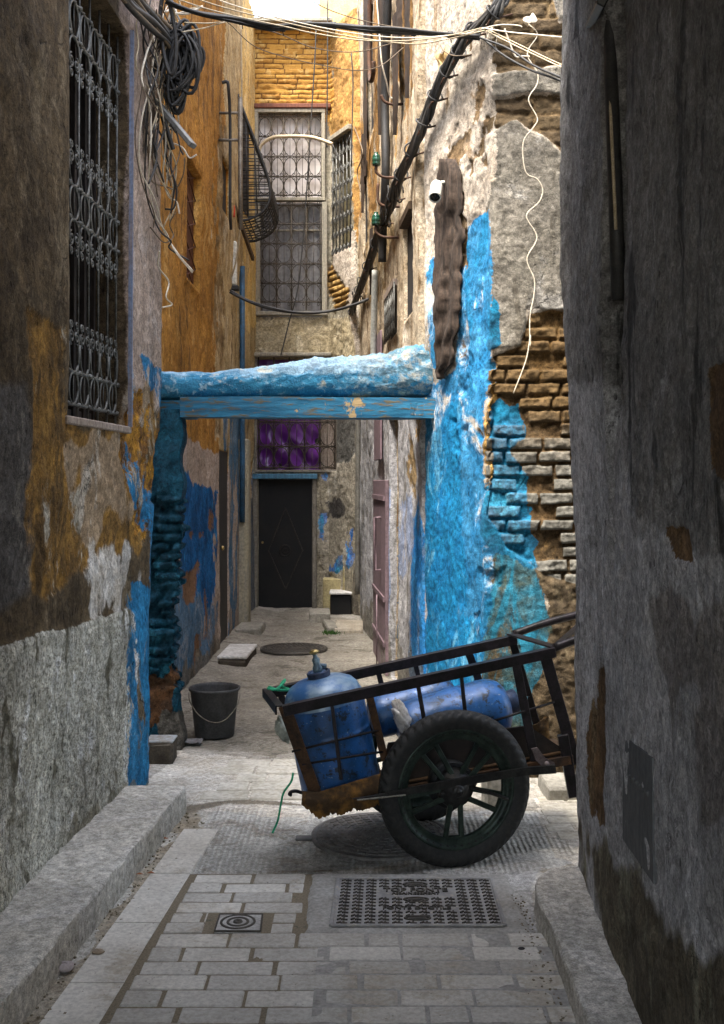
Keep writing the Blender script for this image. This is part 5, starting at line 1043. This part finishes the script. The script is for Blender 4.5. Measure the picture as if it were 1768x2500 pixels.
def pebble(c, r, sq, mat, label, seed):
    A = np.zeros((12, 18, 3))
    for j in range(12):
        for i in range(18):
            a, b = 6.28318*i/17, -1.57+3.1416*j/11; rr = r*(1+.5*float(fbm(np.array(math.cos(a)*1.5+seed), np.array(math.sin(a)*1.5+b), seed, 3)))
            A[j, i] = (c.x+math.cos(a)*math.cos(b)*rr*1.3, c.y+math.sin(a)*math.cos(b)*rr, c.z+rr*sq*(1+math.sin(b)))
    MB().sheet(A).build('stone', mat, label=label, cat='stone')
pebble(G(160, 2372, .006), .022, .7, simple('pale_pebble', (.40, .34, .33), (.28, .24, .23)), 'pale pebble lying near the left kerb', 3)
pebble(G(240, 2328, .006), .017, .4, simple('tan_pebble', (.28, .22, .15), (.2, .15, .1)), 'small flat tan pebble on the long slab', 7)
pebble(G(1273, 2318, .01), .009, .4, m_black, 'tiny black pebble near the right kerb', 8)
# grit along the kerb and fallen scraps
mb = MB()
for k in range(150):
    t = random.random(); y = 3.1+2*t; x = -1.0+.076*(y-3.13)+abs(random.gauss(0, .05))+.004; r = random.uniform(.0015, .005)
    mb.box((x, y, r*.6+.003), (r*2, r*1.6, r*1.2), Matrix.Rotation(random.random()*3, 3, 'Z'))
for k in range(160):
    y = random.uniform(2.7, 4.1); x = .612-abs(random.gauss(0, .04)); r = random.uniform(.0015, .004); mb.box((x, y, r*.6+.009), (r*2, r*1.6, r*1.2), Matrix.Rotation(random.random()*3, 3, 'Z'))
mb.build('grit', m_sand, kind='stuff')
m_leaf = simple('orange_scrap', (.35, .12, .04), (.25, .09, .03))
for x, y, l in ((340, 2135, 'dry orange leaf nearest the left kerb corner'), (368, 2132, 'dry orange leaf a little right of the kerb'), (402, 2048, 'dry orange scrap high up beside the left kerb')):
    p = G(x, y, .01); MB().add([p+Vector((-.018, 0, 0)), p+Vector((0, -.006, .004)), p+Vector((.018, 0, .001)), p+Vector((0, .008, .006))], [(0, 1, 2, 3)]).build('leaf', m_leaf, label=l, cat='leaf')
m_moss = simple('moss', (.05, .12, .02), (.03, .08, .015), .9)
mb = MB()
for k in range(420):
    p = G(random.gauss(812, 12), random.gauss(1546, 3)); hh = random.uniform(.01, .045); a = random.random()*6.28; d = Vector((math.cos(a), math.sin(a), 0))*.012
    mb.add([p-d*.5, p+d*.5, p+Vector((random.gauss(0, .01), random.gauss(0, .01), hh))], [(0, 1, 2)])
mb.build('weeds', m_moss, kind='stuff', label='tuft of green weeds by the low platform', cat='weeds')
# ------------------------------------------------------------------ covers in the ground
m_cast = NT('cast_iron'); n = m_cast.noise(9, 6, .7); f = m_cast.noise(60, 5, .7); col = m_cast.mix(m_cast.mr(n, .38, .62), (.29, .285, .275), (.20, .195, .19)); col = m_cast.mix(m_cast.mr(f, .52, .66), col, (.36, .33, .27)); m_cast.bump(f, .5, .003); m_cast_ = m_cast.out(col, .6, .25)
m_castd = simple('dark_cast_iron', (.05, .046, .042), (.085, .075, .06), .65, .3, 30, .5)
mb = MB(); A = np.zeros((26, 40, 3))
for j in range(26):
    for i in range(40):
        u, v = i/39, j/25; x, y = -.21+u*.80, 3.715+v*.60; e = min(u, 1-u, v, 1-v); y += .02*float(fbm(np.array(u*9), np.array(v*7), 4, 3))*(1 if e < .1 else 0); x += .03*float(fbm(np.array(u*9), np.array(v*7), 14, 3))*(1 if e < .1 else 0)
        A[j, i] = (x, y, .0125+.002*float(fbm(np.array(u*6), np.array(v*5), 24, 3))-(.014 if e < .02 else 0))
sur = mb.sheet(A).build('cement_surround', m_cement, kind='structure')
cv = root('access_cover', (.2, 4.0, .014), 'rectangular cast iron drain cover with studs and lettering in the paving', 'drain cover')
c00, c10, c11, c01 = Vector((-.110, 3.785, .018)), Vector((.508, 3.785, .018)), Vector((.513, 4.225, .018)), Vector((-.096, 4.225, .018))
def cvp(u, v, z=0): return c00.lerp(c10, u).lerp(c01.lerp(c11, u), v)+Vector((0, 0, z))
mb = MB(); vs = [cvp(0, 0), cvp(1, 0), cvp(1, 1), cvp(0, 1)]; mb.add(vs+[p-UP*.03 for p in vs], [(0, 1, 2, 3), (0, 4, 5, 1), (1, 5, 6, 2), (2, 6, 7, 3), (3, 7, 4, 0)]); mb.build('plate', m_cast_, cv)
mb = MB()
for k in range(4):
    a, b = [(0, 0), (1, 0), (1, 1), (0, 1)][k], [(1, 0), (1, 1), (0, 1), (0, 0)][k]; mb.beam(cvp(*a)+UP*.0, cvp(*b)+UP*.0, .014, .008, bev=.002)
mb.build('rim', m_cast_, cv)
mb = MB(); nu, nv = 12, 14
for i in range(nu):
    for j in range(nv):
        u, v = (i+.7)/(nu+.4), (j+.6)/(nv+.2)
        if 3 <= i <= 8 and j in (4, 8, 9, 10) or i in (5, 6) and j in (1, 7, 12): continue
        c = cvp(u, v, .002); s_ = 1 if (i+j) % 2 else 1
        mb.beam(c+Vector((-.016, -.006, 0)), c+Vector((-.002, .007, 0)), .006, .006, bev=.001); mb.beam(c+Vector((.000, -.008, 0)), c+Vector((.010, .010, 0)), .006, .006, bev=.001); mb.beam(c+Vector((.004, -.004, 0)), c+Vector((.022, -.007, 0)), .006, .006, bev=.001)
mb.build('studs', m_castd, cv)
for v in (.13, .86, .52):
    mb = MB(); mb.tube([cvp(.5+math.cos(t)*.075, v+math.sin(t)*.035, .002) for t in np.linspace(0, 6.283, 25)[:-1]], .004, 6, closed=True); mb.beam(cvp(.45, v, .002), cvp(.55, v, .002), .012, .005, bev=.001); mb.build('lifting_slot', m_castd, cv)
def text(body, size, c, mat, parent, ext=.0022, ys=1.0):
    cu = bpy.data.curves.new('t', 'FONT'); cu.body = body; cu.size = size; cu.extrude = ext; cu.align_x = 'CENTER'; cu.align_y = 'CENTER'; cu.offset = size*.02
    o = bpy.data.objects.new('t', cu); sc.collection.objects.link(o); dg = bpy.context.evaluated_depsgraph_get(); me = bpy.data.meshes.new_from_object(o.evaluated_get(dg)); bpy.data.objects.remove(o)
    for v in me.vertices: v.co = Vector((v.co.x, v.co.y*ys, v.co.z))+c-org(parent)
    ob = bpy.data.objects.new('lettering', me); sc.collection.objects.link(ob); me.materials.clear(); me.materials.append(mat); ob.parent = parent; return ob
text('TOP FONTE', .046, cvp(.50, .72, .003), m_castd, cv); text('ASSAINISSEMENT', .024, cvp(.50, .645, .003), m_castd, cv, ys=1.15); text('FONTE DUCTILE', .034, cvp(.50, .33, .003), m_castd, cv)
# small square valve box
vb = root('valve_box', G(581, 2252), 'small square iron box lid with a round cap set in the pavers', 'valve box')
p = [G(524, 2273, .014), G(636, 2273, .014), G(641, 2232, .014), G(537, 2232, .014)]
MB().add(p+[q-UP*.03 for q in p], [(0, 1, 2, 3), (0, 4, 5, 1), (1, 5, 6, 2), (2, 6, 7, 3), (3, 7, 4, 0)]).build('frame', simple('pale_iron_frame', (.46, .45, .42), (.30, .29, .27), .6, .1, 14, .4), vb)
mb = MB()
for k in range(4): mb.beam(p[k], p[(k+1) % 4], .006, .006, bev=.001)
mb.build('rim', m_castd, vb)
MB().lathe([(.064, 0), (.064, .006), (.056, .008), (.054, .002), (.042, .002), (.040, .007), (.032, .007), (.030, .002), (.018, .002), (.016, .009), (.006, .009), (.004, .004), (0, .004)], G(581, 2252, .012)+Vector((0, .0, -.002)), UP, 36).build('cap', m_castd, vb)
# round covers
def roundcover(c, r, label, n_, mat, rings):
    rt = root('manhole_cover', c, label, 'manhole cover'); MB().lathe([(r*1.06, -.01), (r*1.06, .007), (r*1.01, .008), (r*1.0, .001), (r*.99, .001), (r*.98, .008), (0, .008)], c, UP, 64).build('plate', mat, rt)
    mb = MB()
    for i in range(rings):
        rr = r*(.92-.9*i/rings); k = max(3, int(rr*6.28/n_))
        for j in range(k):
            a = 6.28318*(j+.5*(i % 2))/k; q = c+Vector((math.cos(a)*rr, math.sin(a)*rr, .009)); t = Vector((-math.sin(a), math.cos(a), 0)); mb.beam(q-t*n_*.36, q+t*n_*.36, .016, .006, bev=.001)
    mb.build('tread_pattern', mat, rt)
roundcover(Vector((.085, 4.78, .006)), .295, 'round ribbed manhole cover half under the cart wheel', .042, simple('worn_cast', (.19, .18, .165), (.12, .11, .10), .6, .25, 20, .5), 8)
roundcover(Vector((G(720, 1580).x, 10.05, .012)), .30, 'round dark manhole cover in the middle of the far lane', .05, m_castd, 7)
m_lug = simple('lug', (.16, .155, .15)); MB().bbox(G(752, 2046, .006), (.11, .05, .01), .003).build('iron_lug', m_lug, label='small flat iron lug beside the manhole cover', cat='iron plate')
# ------------------------------------------------------------------ overhead wires
m_wb = simple('black_cable', (.022, .022, .022), (.04, .038, .034), .55, 0, 30, .2)
m_ww = simple('beige_wire', (.52, .43, .29), (.40, .32, .2), .55, 0, 30, .2)
m_wk = simple('brown_wire', (.14, .10, .06), (.09, .065, .04), .6, 0, 30, .2)
m_wc = simple('cream_wire', (.72, .64, .50), (.58, .5, .38), .5, 0, 30, .15)
def wire(pts, Y0, Y1, r, mat, label, cat='wire', group='wires strung over the lane', name='overhead_wire', n=6, segs=8, bow=0):
    m = len(pts); q = [P(x, y, Y0+(Y1-Y0)*k/(m-1)-bow*math.sin(3.14*k/(m-1))) for k, (x, y) in enumerate(pts)]
    return MB().tube(spline(q, segs), r, n).build(name, mat, label=label, cat=cat, group=group)
cb = root('overhead_cable', P(800, 60, 5.6), 'thick black taped cable crossing high above the lane', 'cable', 'wires strung over the lane')
main = [(405, 2), (440, 18), (490, 33), (530, 40), (580, 48), (650, 65), (690, 67), (740, 60), (800, 60), (880, 68), (960, 74), (1060, 82), (1172, 90)]
for k, (dy, dY, r) in enumerate(((0, 0, .011), (5, .02, .008), (-3, -.02, .008))): MB().tube(spline([P(x, y+dy+2.5*math.sin(x*.02+k*2), 5.5+dY+.15*(x-405)/767) for x, y in main], 8), r, 8).build('strand', m_wb, cb)
mb = MB()
for x in (590, 690, 755, 815, 920, 1010, 1100):
    y = np.interp(x, [a for a, b in main], [b for a, b in main]); c = P(x, float(y)+1, 5.55+.12*(x-405)/767); mb.tube([c-Vector((.014, 0, 0)), c+Vector((.014, 0, 0))], .021, 8); mb.tube([c, c+Vector((.004, 0, -.04))], .003, 5)
mb.build('tape', m_wb, cb)
wire([(425, -5), (500, 20), (600, 45), (700, 66), (760, 80), (880, 98), (1000, 99), (1100, 86), (1178, 68)], 5.4, 5.6, .0032, m_ww, 'pale wire just below the thick black cable')
wire([(470, -6), (560, 22), (700, 56), (850, 88), (1000, 107), (1090, 96), (1185, 74)], 5.5, 5.6, .0032, m_ww, 'pale wire sagging lowest in the middle of the pale group')
wire([(480, -20), (600, 22), (760, 62), (900, 86), (1020, 92), (1160, 80)], 5.5, 5.6, .003, m_wc, 'cream wire starting highest at the left edge of the sky')
wire([(520, 30), (560, 58), (620, 112), (700, 140), (780, 158), (870, 172), (930, 160), (985, 116)], 5.7, 6.4, .0026, m_wk, 'dark thin wire drooping lowest across the ochre brick wall')
wire([(540, 40), (600, 62), (680, 82), (760, 115), (840, 127), (900, 122), (950, 108), (1010, 100)], 5.7, 6.2, .0026, m_wk, 'dark thin wire in a shallow sag above the brick wall')
wire([(740, -10), (800, 22), (870, 46), (940, 62), (1010, 70)], 5.6, 5.6, .0026, m_wk, 'dark thin wire slanting down from the top of the sky')
wire([(450, 55), (520, 56), (575, 44), (590, 40)], 5.4, 5.7, .003, m_ww, 'short pale wire looping before the ochre wall')
wire([(445, 78), (500, 68), (560, 52), (640, 44)], 5.4, 5.7, .003, m_ww, 'pale wire rising towards the thick cable at the left')
wire([(1178, 68), (1240, 78), (1320, 86), (1420, 96)], 5.62, 5.2, .0035, m_wc, 'cream wire running right from the white knot')
wire([(1188, 76), (1260, 112), (1340, 150), (1430, 192)], 5.62, 5.0, .0035, m_ww, 'pale wire falling steeply right from the white knot')
wire([(1196, 74), (1270, 110), (1345, 146), (1430, 183)], 5.60, 5.0, .003, m_ww, 'second pale wire falling right beside its twin')
wire([(1172, 92), (1240, 118), (1300, 158), (1360, 185), (1430, 214)], 5.6, 5.0, .006, m_wb, 'black wire falling right across the brick front')
wire([(1180, 95), (1230, 135), (1290, 168), (1350, 190), (1430, 220)], 5.62, 5.05, .006, m_wb, 'lower black wire falling right across the brick front')
wire([(1075, 110), (1085, 125), (1110, 136), (1150, 134)], 6.0, 5.7, .0035, m_wk, 'short dark wire sagging to the cable bundle')
wire([(1140, 82), (1212, 62), (1262, 62), (1275, 66)], 5.6, 5.6, .0035, m_wc, 'cream loop of wire above the white knot')
wire([(562, 713), (590, 728), (640, 748), (700, 761), (760, 764), (820, 757), (870, 742), (900, 730)], 10.5, 10.2, .014, m_wb, 'thick black cable sagging across the lane below the grey window')
wire([(562, 708), (600, 730), (650, 748), (720, 762), (790, 762), (850, 748), (890, 735)], 10.5, 10.2, .010, m_wb, 'thinner black cable hugging the thick one below the grey window')
for a, l in (([(772, 75), (768, 160), (762, 260), (752, 420), (742, 560), (728, 700), (705, 790), (686, 868)], 'thin black wire hanging slantwise down the end house'), ([(800, -10), (800, 160), (798, 300), (797, 360)], 'thin black wire hanging straight beside the upper grille'), ([(858, 130), (862, 200), (860, 300), (858, 400)], 'thin black wire hanging near the slanting side window')):
    wire(a, 12.9 if a[0][0] < 840 else 12.4, 12.9 if a[0][0] < 840 else 12.4, .008, m_wb, l, name='hanging_wire', group='wires hanging on the end house')
wire([(630, 376), (640, 352), (665, 336), (700, 333), (750, 334), (780, 340), (812, 352)], 12.9, 12.7, .022, m_ww, 'pale bent pipe arching over the upper grille', 'pipe', None, 'bent_pipe')
wire([(812, 352), (840, 420), (830, 400), (855, 330)], 12.6, 12.3, .006, m_wb, 'thin dark wire dangling at the side window', name='hanging_wire', group='wires hanging on the end house')
wire([(588, 60), (590, 200), (589, 320), (584, 450), (586, 560), (576, 640), (560, 690)], 10.0, 10.8, .010, m_ww, 'beige cable hanging straight down the left wall of the lane', name='hanging_wire', group=None)
# curly cream wire down the brick front
p1 = [(1180, 78), (1196, 92), (1188, 118), (1177, 140), (1185, 165), (1212, 170), (1230, 140)]
c3p = lambda L: [(900+.37*a, .37*b) for a, b in L]
def on3(pts, off): return [W3.px(x, y, off, 2) for x, y in pts]
curl = c3p([(1000, 180), (1055, 230), (1060, 270), (1000, 350), (995, 410), (1045, 500), (1040, 580), (985, 680), (1050, 800), (1030, 860), (970, 960), (985, 1150), (1060, 1200), (1090, 1270), (1060, 1350), (975, 1440), (1050, 1580), (1000, 1720), (1060, 1850), (1065, 1950), (1035, 2100), (1030, 2290)])+[(900+.369*a, 800+.369*b) for a, b in ((1035, 60), (1010, 220), (950, 440))]
MB().tube(spline(on3(curl, .05), 8), .0031, 6).build('curly_wire', m_wc, label='curly cream wire hanging down the brick front', cat='wire')
MB().tube(spline(on3(c3p([(845, 225), (870, 300), (905, 405), (950, 405), (1000, 408)]), .07), 6), .0045, 6).build('wire_loop', m_wc, label='cream wire hanging in a V left of the knot', cat='wire')
mb = MB(); c = W3.px(1275, 62, .07, 2)
for k in range(7): mb.tube([c+Vector((.035*math.cos(t+k)*(1-.1*k), .03*math.sin(t*1+k), .028*math.sin(t+k*1.3))) for t in np.linspace(0, 6.283, 15)[:-1]], .0035, 5, closed=True)
mb.build('wire_knot', m_wc, label='knot of white wire on a nail high on the brick front', cat='wire knot')
# cable bundle climbing the right wall
def onR(x, y, off):
    if x > 1033: return W3.px(min(max(x, 1039.5), 1180), y, off, 1)
    return W7.px(max(868, min(x, 1027)), y, off)
bpath = [(1236, -20), (1205, 30), (1165, 85), (1130, 145), (1100, 200), (1068, 275), (1035, 350), (1008, 418), (985, 480), (955, 548), (930, 610), (905, 675), (880, 740), (866, 800), (862, 880)]
base = [P(1236, -20, 5.62), P(1205, 30, 5.62)]+[onR(x, y, .07) for x, y in bpath[2:]]; base = spline(base, 8)
bun = root('cable_bundle', (.2, 7, 3.6), 'heavy black bundle of twisted cables climbing the right wall', 'cables')
random.seed(21)
for k in range(9):
    a0 = k*6.283/9; pts = []
    for i, p in enumerate(base):
        rr = (.030+.012*math.sin(i*.31+k))*(1 if i < 60 else 1.25); a = a0+i*.16+.5*math.sin(i*.11+k); pts.append(p+Vector((math.cos(a)*rr*.6, math.cos(a)*rr*.3, math.sin(a)*rr)))
    MB().tube(pts, random.uniform(.009, .015), 6).build('cable', m_wb if k % 3 else simple('grey_cable', (.07, .062, .05), (.04, .036, .03)), bun)
for i in range(8, len(base)-2, 7):
    p = base[i]; d = (base[i+1]-base[i-1]).normalized(); u = d.orthogonal().normalized(); v = d.cross(u)
    MB().tube([p+(u*math.cos(t)+v*math.sin(t))*.046 for t in np.linspace(0, 6.283, 13)[:-1]], .006, 5, closed=True).build('tie', m_wb, bun); MB().tube([p+Vector((.10, .0, -.01)), p+Vector((-.02, 0, -.04)), p+Vector((-.035, 0, -.075))], .006, 5).build('hook', m_pipe, bun)
for k in range(26):
    i = random.randint(60, len(base)-2); p = base[i]+Vector((random.gauss(0, .02), random.gauss(0, .1), random.gauss(0, .06))); r = random.uniform(.03, .07); a = random.random()*3
    MB().tube([p+Vector((math.cos(a)*math.cos(t)*r*.4, math.sin(a)*math.cos(t)*r, math.sin(t)*r)) for t in np.linspace(0, 6.283*random.uniform(.6, 1), 12)], .006, 5).build('loose_loop', m_wb, bun)
# porcelain insulators on brackets
m_ins = simple('green_glass', (.015, .07, .04), (.01, .04, .025), .15, 0, 6, .1, spec=.6)
def insulator(x, y, label):
    b = P(x, y, 7.9); rt = root('insulator', b, label, 'insulator', 'green insulators on the right wall')
    MB().lathe([(r_*.6, h_*.5) for r_, h_ in ((0, 0), (.05, 0), (.055, .03), (.048, .05), (.055, .06), (.055, .10), (.048, .115), (.052, .125), (.04, .155), (.022, .175), (.03, .19), (0, .2))], b, UP, 20).build('cap', m_ins, rt)
    MB().tube(spline([b, b-UP*.05, b+Vector((.05, 0, -.085)), b+Vector((.12, 0, -.09)), b+Vector((.20, .0, -.09))], 6), .011, 8).build('bracket', m_pipe, rt)
insulator(919, 404, 'upper green insulator on an iron bracket on the right wall'); insulator(918, 550, 'lower green insulator on an iron bracket on the right wall')
for x, y, l in ((923, 448, 'empty iron bracket between the two green insulators'), (930, 232, 'curved iron bracket high above the green insulators')):
    b = P(x, y, 7.9); MB().tube(spline([b, b-UP*.12, b+Vector((.03, 0, -.16)), b+Vector((.1, 0, -.17)), b+Vector((.20, 0, -.17))] if y > 400 else [b, b+Vector((.03, 0, -.05)), b+Vector((.1, 0, -.07)), b+Vector((.20, 0, -.06))], 6), .011, 8).build('bracket', m_pipe, label=l, cat='bracket')
MB().tube(spline([P(918, -20, 7.8), P(925, 60, 7.8), P(932, 150, 7.8), P(945, 205, 7.85), P(952, 235, 7.9), P(966, 243, 7.9)], 6), .006, 6).build('hanging_wire', m_wc, label='white wire hooked to the upper right bracket', cat='wire')
MB().tube(spline([W7.px(870, 300, .05), W7.px(890, 340, .06), W7.px(900, 380, .06), W7.px(883, 420, .05), W7.px(892, 468, .05)], 6), .007, 6).build('hanging_wire', m_wk, label='dark wire curling on the pale plaster of the far right wall', cat='wire')
# security camera
cc = P(1064, 468, 6.12); cr = root('security_camera', cc, 'white bullet security camera on the right wall beside the sacking', 'camera'); d = Vector((-.12, -.62, -.70)).normalized()
MB().lathe([(0, -.075), (.03, -.075), (.034, -.06), (.036, .05), (.034, .062), (.030, .062), (.029, .05)], cc, d, 28).build('housing', m_white, cr); MB().lathe([(.030, .052), (.012, .053), (.010, .06), (0, .06)], cc, d, 24).build('lens', simple('dark_lens', (.01, .01, .012), None, .15), cr)
MB().tube([cc-d*.05+UP*.02, cc-d*.06+UP*.035+Vector((.05, .05, 0)), W3.px(1100, 452, -.0, 1)], .011, 8).build('bracket', m_white, cr)
# rusty bracket plate on the brick front and paper scrap
mb = MB(); c = W3.px(1372, 540, .01, 2); mb.bbox(c, (.065, .03, .045), .004); mb.bbox(c+Vector((-.04, -.01, 0)), (.012, .05, .05), .003); mb.build('wall_bracket', m_plate, label='small grey metal bracket embedded in the brick front', cat='bracket')
m_paper = simple('yellowed_paper', (.50, .36, .17), (.38, .25, .1)); c = W3.px(1090, 148, .03, 1); mb = MB(); A = np.zeros((8, 8, 3))
for j in range(8):
    for i in range(8): A[j, i] = c+Vector((-.04+.08*i/7+.01*math.sin(j), -.03*math.sin(i*1.2), -.06+.12*j/7*(1-.3*math.sin(i))))
mb.sheet(A).build('paper_scrap', m_paper, label='torn yellowed paper scrap hanging high on the cream wall', cat='paper')
# black pipe in the recess of the near right wall
def onW(x, y, off, seg): return WR.px(x, y, off, 3 if x > 1493 else 2)
MB().tube([onW(1496, -60, .012, 3), onW(1502, 200, .012, 3), onW(1510, 500, .008, 3), onW(1514, 730, .004, 3)], .022, 12).build('drain_pipe', m_wb, label='black pipe in the groove of the near right wall', cat='pipe')
MB().beam(onW(1474, 60, .04, 3), onW(1520, 0, .06, 3), .03, .03, (0, 1, 0), .004).build('strut', m_grease, label='dark slanting strut across the top of the black pipe', cat='strut')
MB().tube([onW(1502, 180, .02, 3), onW(1508, 300, .02, 3), onW(1516, 560, .015, 3)], .005, 6).build('wall_wire', m_ww, label='pale wire beside the black pipe on the near right wall', cat='wire')
# ------------------------------------------------------------------ tangle of cables on the near left corner
def c1p(L): return [(.37*a, .37*b) for a, b in L]
def onL(x, y, off):
    if x < 397: Y = -1.442/((x-CX)/F-.056); return P(x, y, Y)+Vector((off, -off*.06, 0))
    return P(x, y, 5.85)
def lw(L, r, mat, label, off=.05, cat='wire', Y=None):
    pts = c1p(L); q = []
    for k, (x, y) in enumerate(pts):
        q.append(onL(x, y, off+.025*math.sin(k*1.7+L[0][0])) if Y is None else P(x, y, Y+.05*math.sin(k*1.3)))
    return MB().tube(spline(q, 6), r, 6).build('hanging_wire', mat, label=label, cat=cat, group='wires hanging on the near left corner')
tang = [
 ([(950, 200), (940, 420), (955, 600), (1010, 690), (1060, 800), (1080, 910), (1200, 970), (1250, 1040), (1300, 1020)], .0045, m_wc, 'cream wire looping out under the lamp strip to a curled end'),
 ([(1160, 60), (1190, 200), (1170, 420), (1165, 600), (1180, 810)], .0045, m_wc, 'cream wire hanging straight before the coil of black cable'),
 ([(990, 380), (960, 430), (965, 620), (1010, 900), (1040, 1150), (1110, 1290), (1165, 1330), (1185, 1410)], .0045, m_wc, 'cream wire ending in a hook on the pink plaster'),
 ([(900, 560), (870, 800), (890, 1100), (950, 1320), (1080, 1520), (1180, 1680), (1275, 1790)], .0045, m_wc, 'long cream wire reaching down to the ochre window'),
 ([(930, 700), (900, 950), (930, 1200), (990, 1420), (1100, 1540), (1150, 1650), (1270, 1800)], .004, m_wc, 'second long cream wire beside the first towards the ochre window'),
 ([(960, 300), (930, 600), (890, 900), (950, 1180), (1060, 1230), (1160, 1245), (1210, 1150), (1220, 1040)], .004, m_wk, 'brown wire making a wide loop on the corner'),
 ([(900, 500), (905, 900), (930, 1250), (970, 1500), (1040, 1590), (1120, 1640), (1250, 1720)], .005, m_wb, 'black wire running lowest across the pink corner'),
 ([(1010, 850), (1060, 1000), (1130, 1120), (1165, 1240), (1150, 1370), (1090, 1380)], .0055, m_wb, 'black wire bowed out at the corner ending at a clip'),
 ([(1040, 640), (1100, 800), (1160, 860), (1190, 980), (1210, 1020)], .0055, m_wb, 'black wire hanging behind the lamp strip'),
 ([(970, 1660), (1010, 1760), (1070, 1860), (1095, 1960), (1070, 2010), (1040, 2030)], .0042, m_wc, 'cream wire ending in the lowest curl on the pink wall'),
 ([(960, 1500), (1010, 1600), (1060, 1560), (1120, 1480), (1160, 1400)], .0035, m_wk, 'thin brown wire curling under the hook'),
 ([(1050, 350), (1060, 560), (1090, 660), (1060, 640), (1030, 520), (1050, 420)], .0035, m_ww, 'thin beige loop below the black coil'),
 ([(930, 200), (960, 500), (1000, 800), (990, 1100), (1060, 1330), (1080, 1500)], .004, m_ww, 'beige wire hanging vertically on the pink plaster'),
 ([(1120, 400), (1150, 560), (1180, 690), (1160, 640), (1080, 500)], .005, m_wb, 'black wire end poking out below the coil'),
 ([(870, 560), (860, 900), (870, 1200), (920, 1400), (960, 1500)], .0035, m_wk, 'brown wire nearest the window frame'),
 ([(1300, 60), (1150, 100), (1060, 150), (990, 220), (960, 300)], .006, m_wc, 'thick cream wire slanting into the tangle'),
 ([(1340, 40), (1240, 90), (1130, 80), (1060, 60), (1010, 80)], .006, m_wc, 'thick cream wire across the top of the tangle'),
 ([(1180, -40), (1190, 30), (1230, 60), (1330, 45)], .0045, m_ww, 'beige wire dropping from above into the tangle'),
 ([(1130, -30), (1150, 60), (1200, 180), (1160, 300), (1090, 360)], .006, simple('grey_wire', (.25, .24, .22), (.15, .14, .13)), 'grey wire curving before the black coil'),
 ([(1090, 560), (1120, 680), (1100, 850), (1090, 1000), (1060, 1100)], .0035, m_ww, 'short beige wire crossing behind the lamp strip'),
 ([(1000, 400), (985, 700), (975, 1000), (985, 1300)], .004, m_wk, 'brown wire hanging straight down the pink wall'),
]
for L, r, m, lab in tang: lw(L, r, m, lab)
random.seed(33); mats = (m_wb, m_wk, m_ww, m_wc, m_wb)
for k in range(22):                                                      # the rest of the tangle: one loose mass nobody could count
    x = random.uniform(880, 1120); L = [(x+random.uniform(-60, 60), random.uniform(-40, 160))]; y = L[0][1]; ln = random.uniform(500, 1350)
    for q in range(6): y += ln/6; L.append((x+random.uniform(-45, 55)+(30 if q > 3 else 0), y))
    if random.random() < .4: L.append((L[-1][0]+random.uniform(30, 90), L[-1][1]-random.uniform(60, 160)))
    pts = [onL(a*.37, b*.37, .05+random.uniform(-.02, .05)) for a, b in L]
    globals().setdefault('tg', {}).setdefault(k % 5, MB()).tube(spline(pts, 6), random.uniform(.003, .0055), 5)
tr = root('wire_tangle', onL(370, 300, 0), 'loose mass of thin wires hanging behind the others on the near left corner', 'wires')
for k, m in tg.items(): tag(m.build('wires', mats[k], tr), kind='stuff')
# black coil
co = P(432, 150, 5.72); cl = root('cable_coil', co, 'big black coil of spare cable hanging at the left corner', 'cable coil'); random.seed(5)
for k in range(24):
    rx, rz = random.uniform(.03, .10), random.uniform(.10, .20); tx = random.uniform(-.8, .8); cc_ = co+Vector((random.gauss(0, .03), random.gauss(0, .05), random.gauss(0, .06)))
    MB().tube([cc_+Vector((math.cos(t)*rx+math.sin(t)*.05*tx, math.cos(t)*rx*.8*tx, math.sin(t)*rz*(1+.15*math.sin(2*t+k)))) for t in np.linspace(0, 6.283, 22)[:-1]], random.uniform(.007, .012), 6, closed=True).build('cable_loop', m_wb, cl)
# cable run across the top of the near left wall
rn = root('cable_run', P(330, 40, 5.3), 'dark run of cables slanting across the top of the left wall to the coil', 'cables')
for k in range(9):
    o_ = k*7-28; pts = [onL(262+o_*1.0, -60+abs(o_)*.4, .05+.012*(k % 3)), onL(300+o_*.9, 5+8*math.sin(k), .06), onL(345+o_*.7, 62+10*math.sin(k*2), .08), onL(min(390, 378+o_*.5), 110+9*math.sin(k*3), .10), P(428+o_*.3, 158+o_*.4, 5.75)]
    MB().tube(spline(pts, 8), .011+.004*(k % 3), 6).build('cable', m_wb if k % 4 else m_wk, rn)
lp = root('lamp_strip', P(430, 300, 5.7), 'slanted grey metal strip light sticking out of the left corner', 'strip light')
a, b = P(386, 254, 5.70), P(472, 357, 5.62); MB().beam(a, b, .055, .028, (0, 0, 1), .004).build('housing', simple('grey_strip_metal', (.20, .20, .19), (.13, .13, .12), .5, .4, 8, .2), lp)
MB().beam(a.lerp(b, .12)+Vector((.0, .02, -.03)), a.lerp(b, .5)+Vector((-.03, .1, -.10)), .02, .02, bev=.003).build('bracket', m_wb, lp)
mb = MB(); A = np.zeros((14, 8, 3))
for j in range(14):
    for i in range(8): p = P(352+18*i/7+4*math.sin(j), 262+112*j/13, 5.5); A[j, i] = onL(352+20*i/7, 262+112*j/13, .015+.02*float(fbm(np.array(i*.5), np.array(j*.4), 4, 3)))
mb.sheet(A).build('junction_box', m_wood, label='charred brown box half hidden behind the hanging wires', cat='junction box')
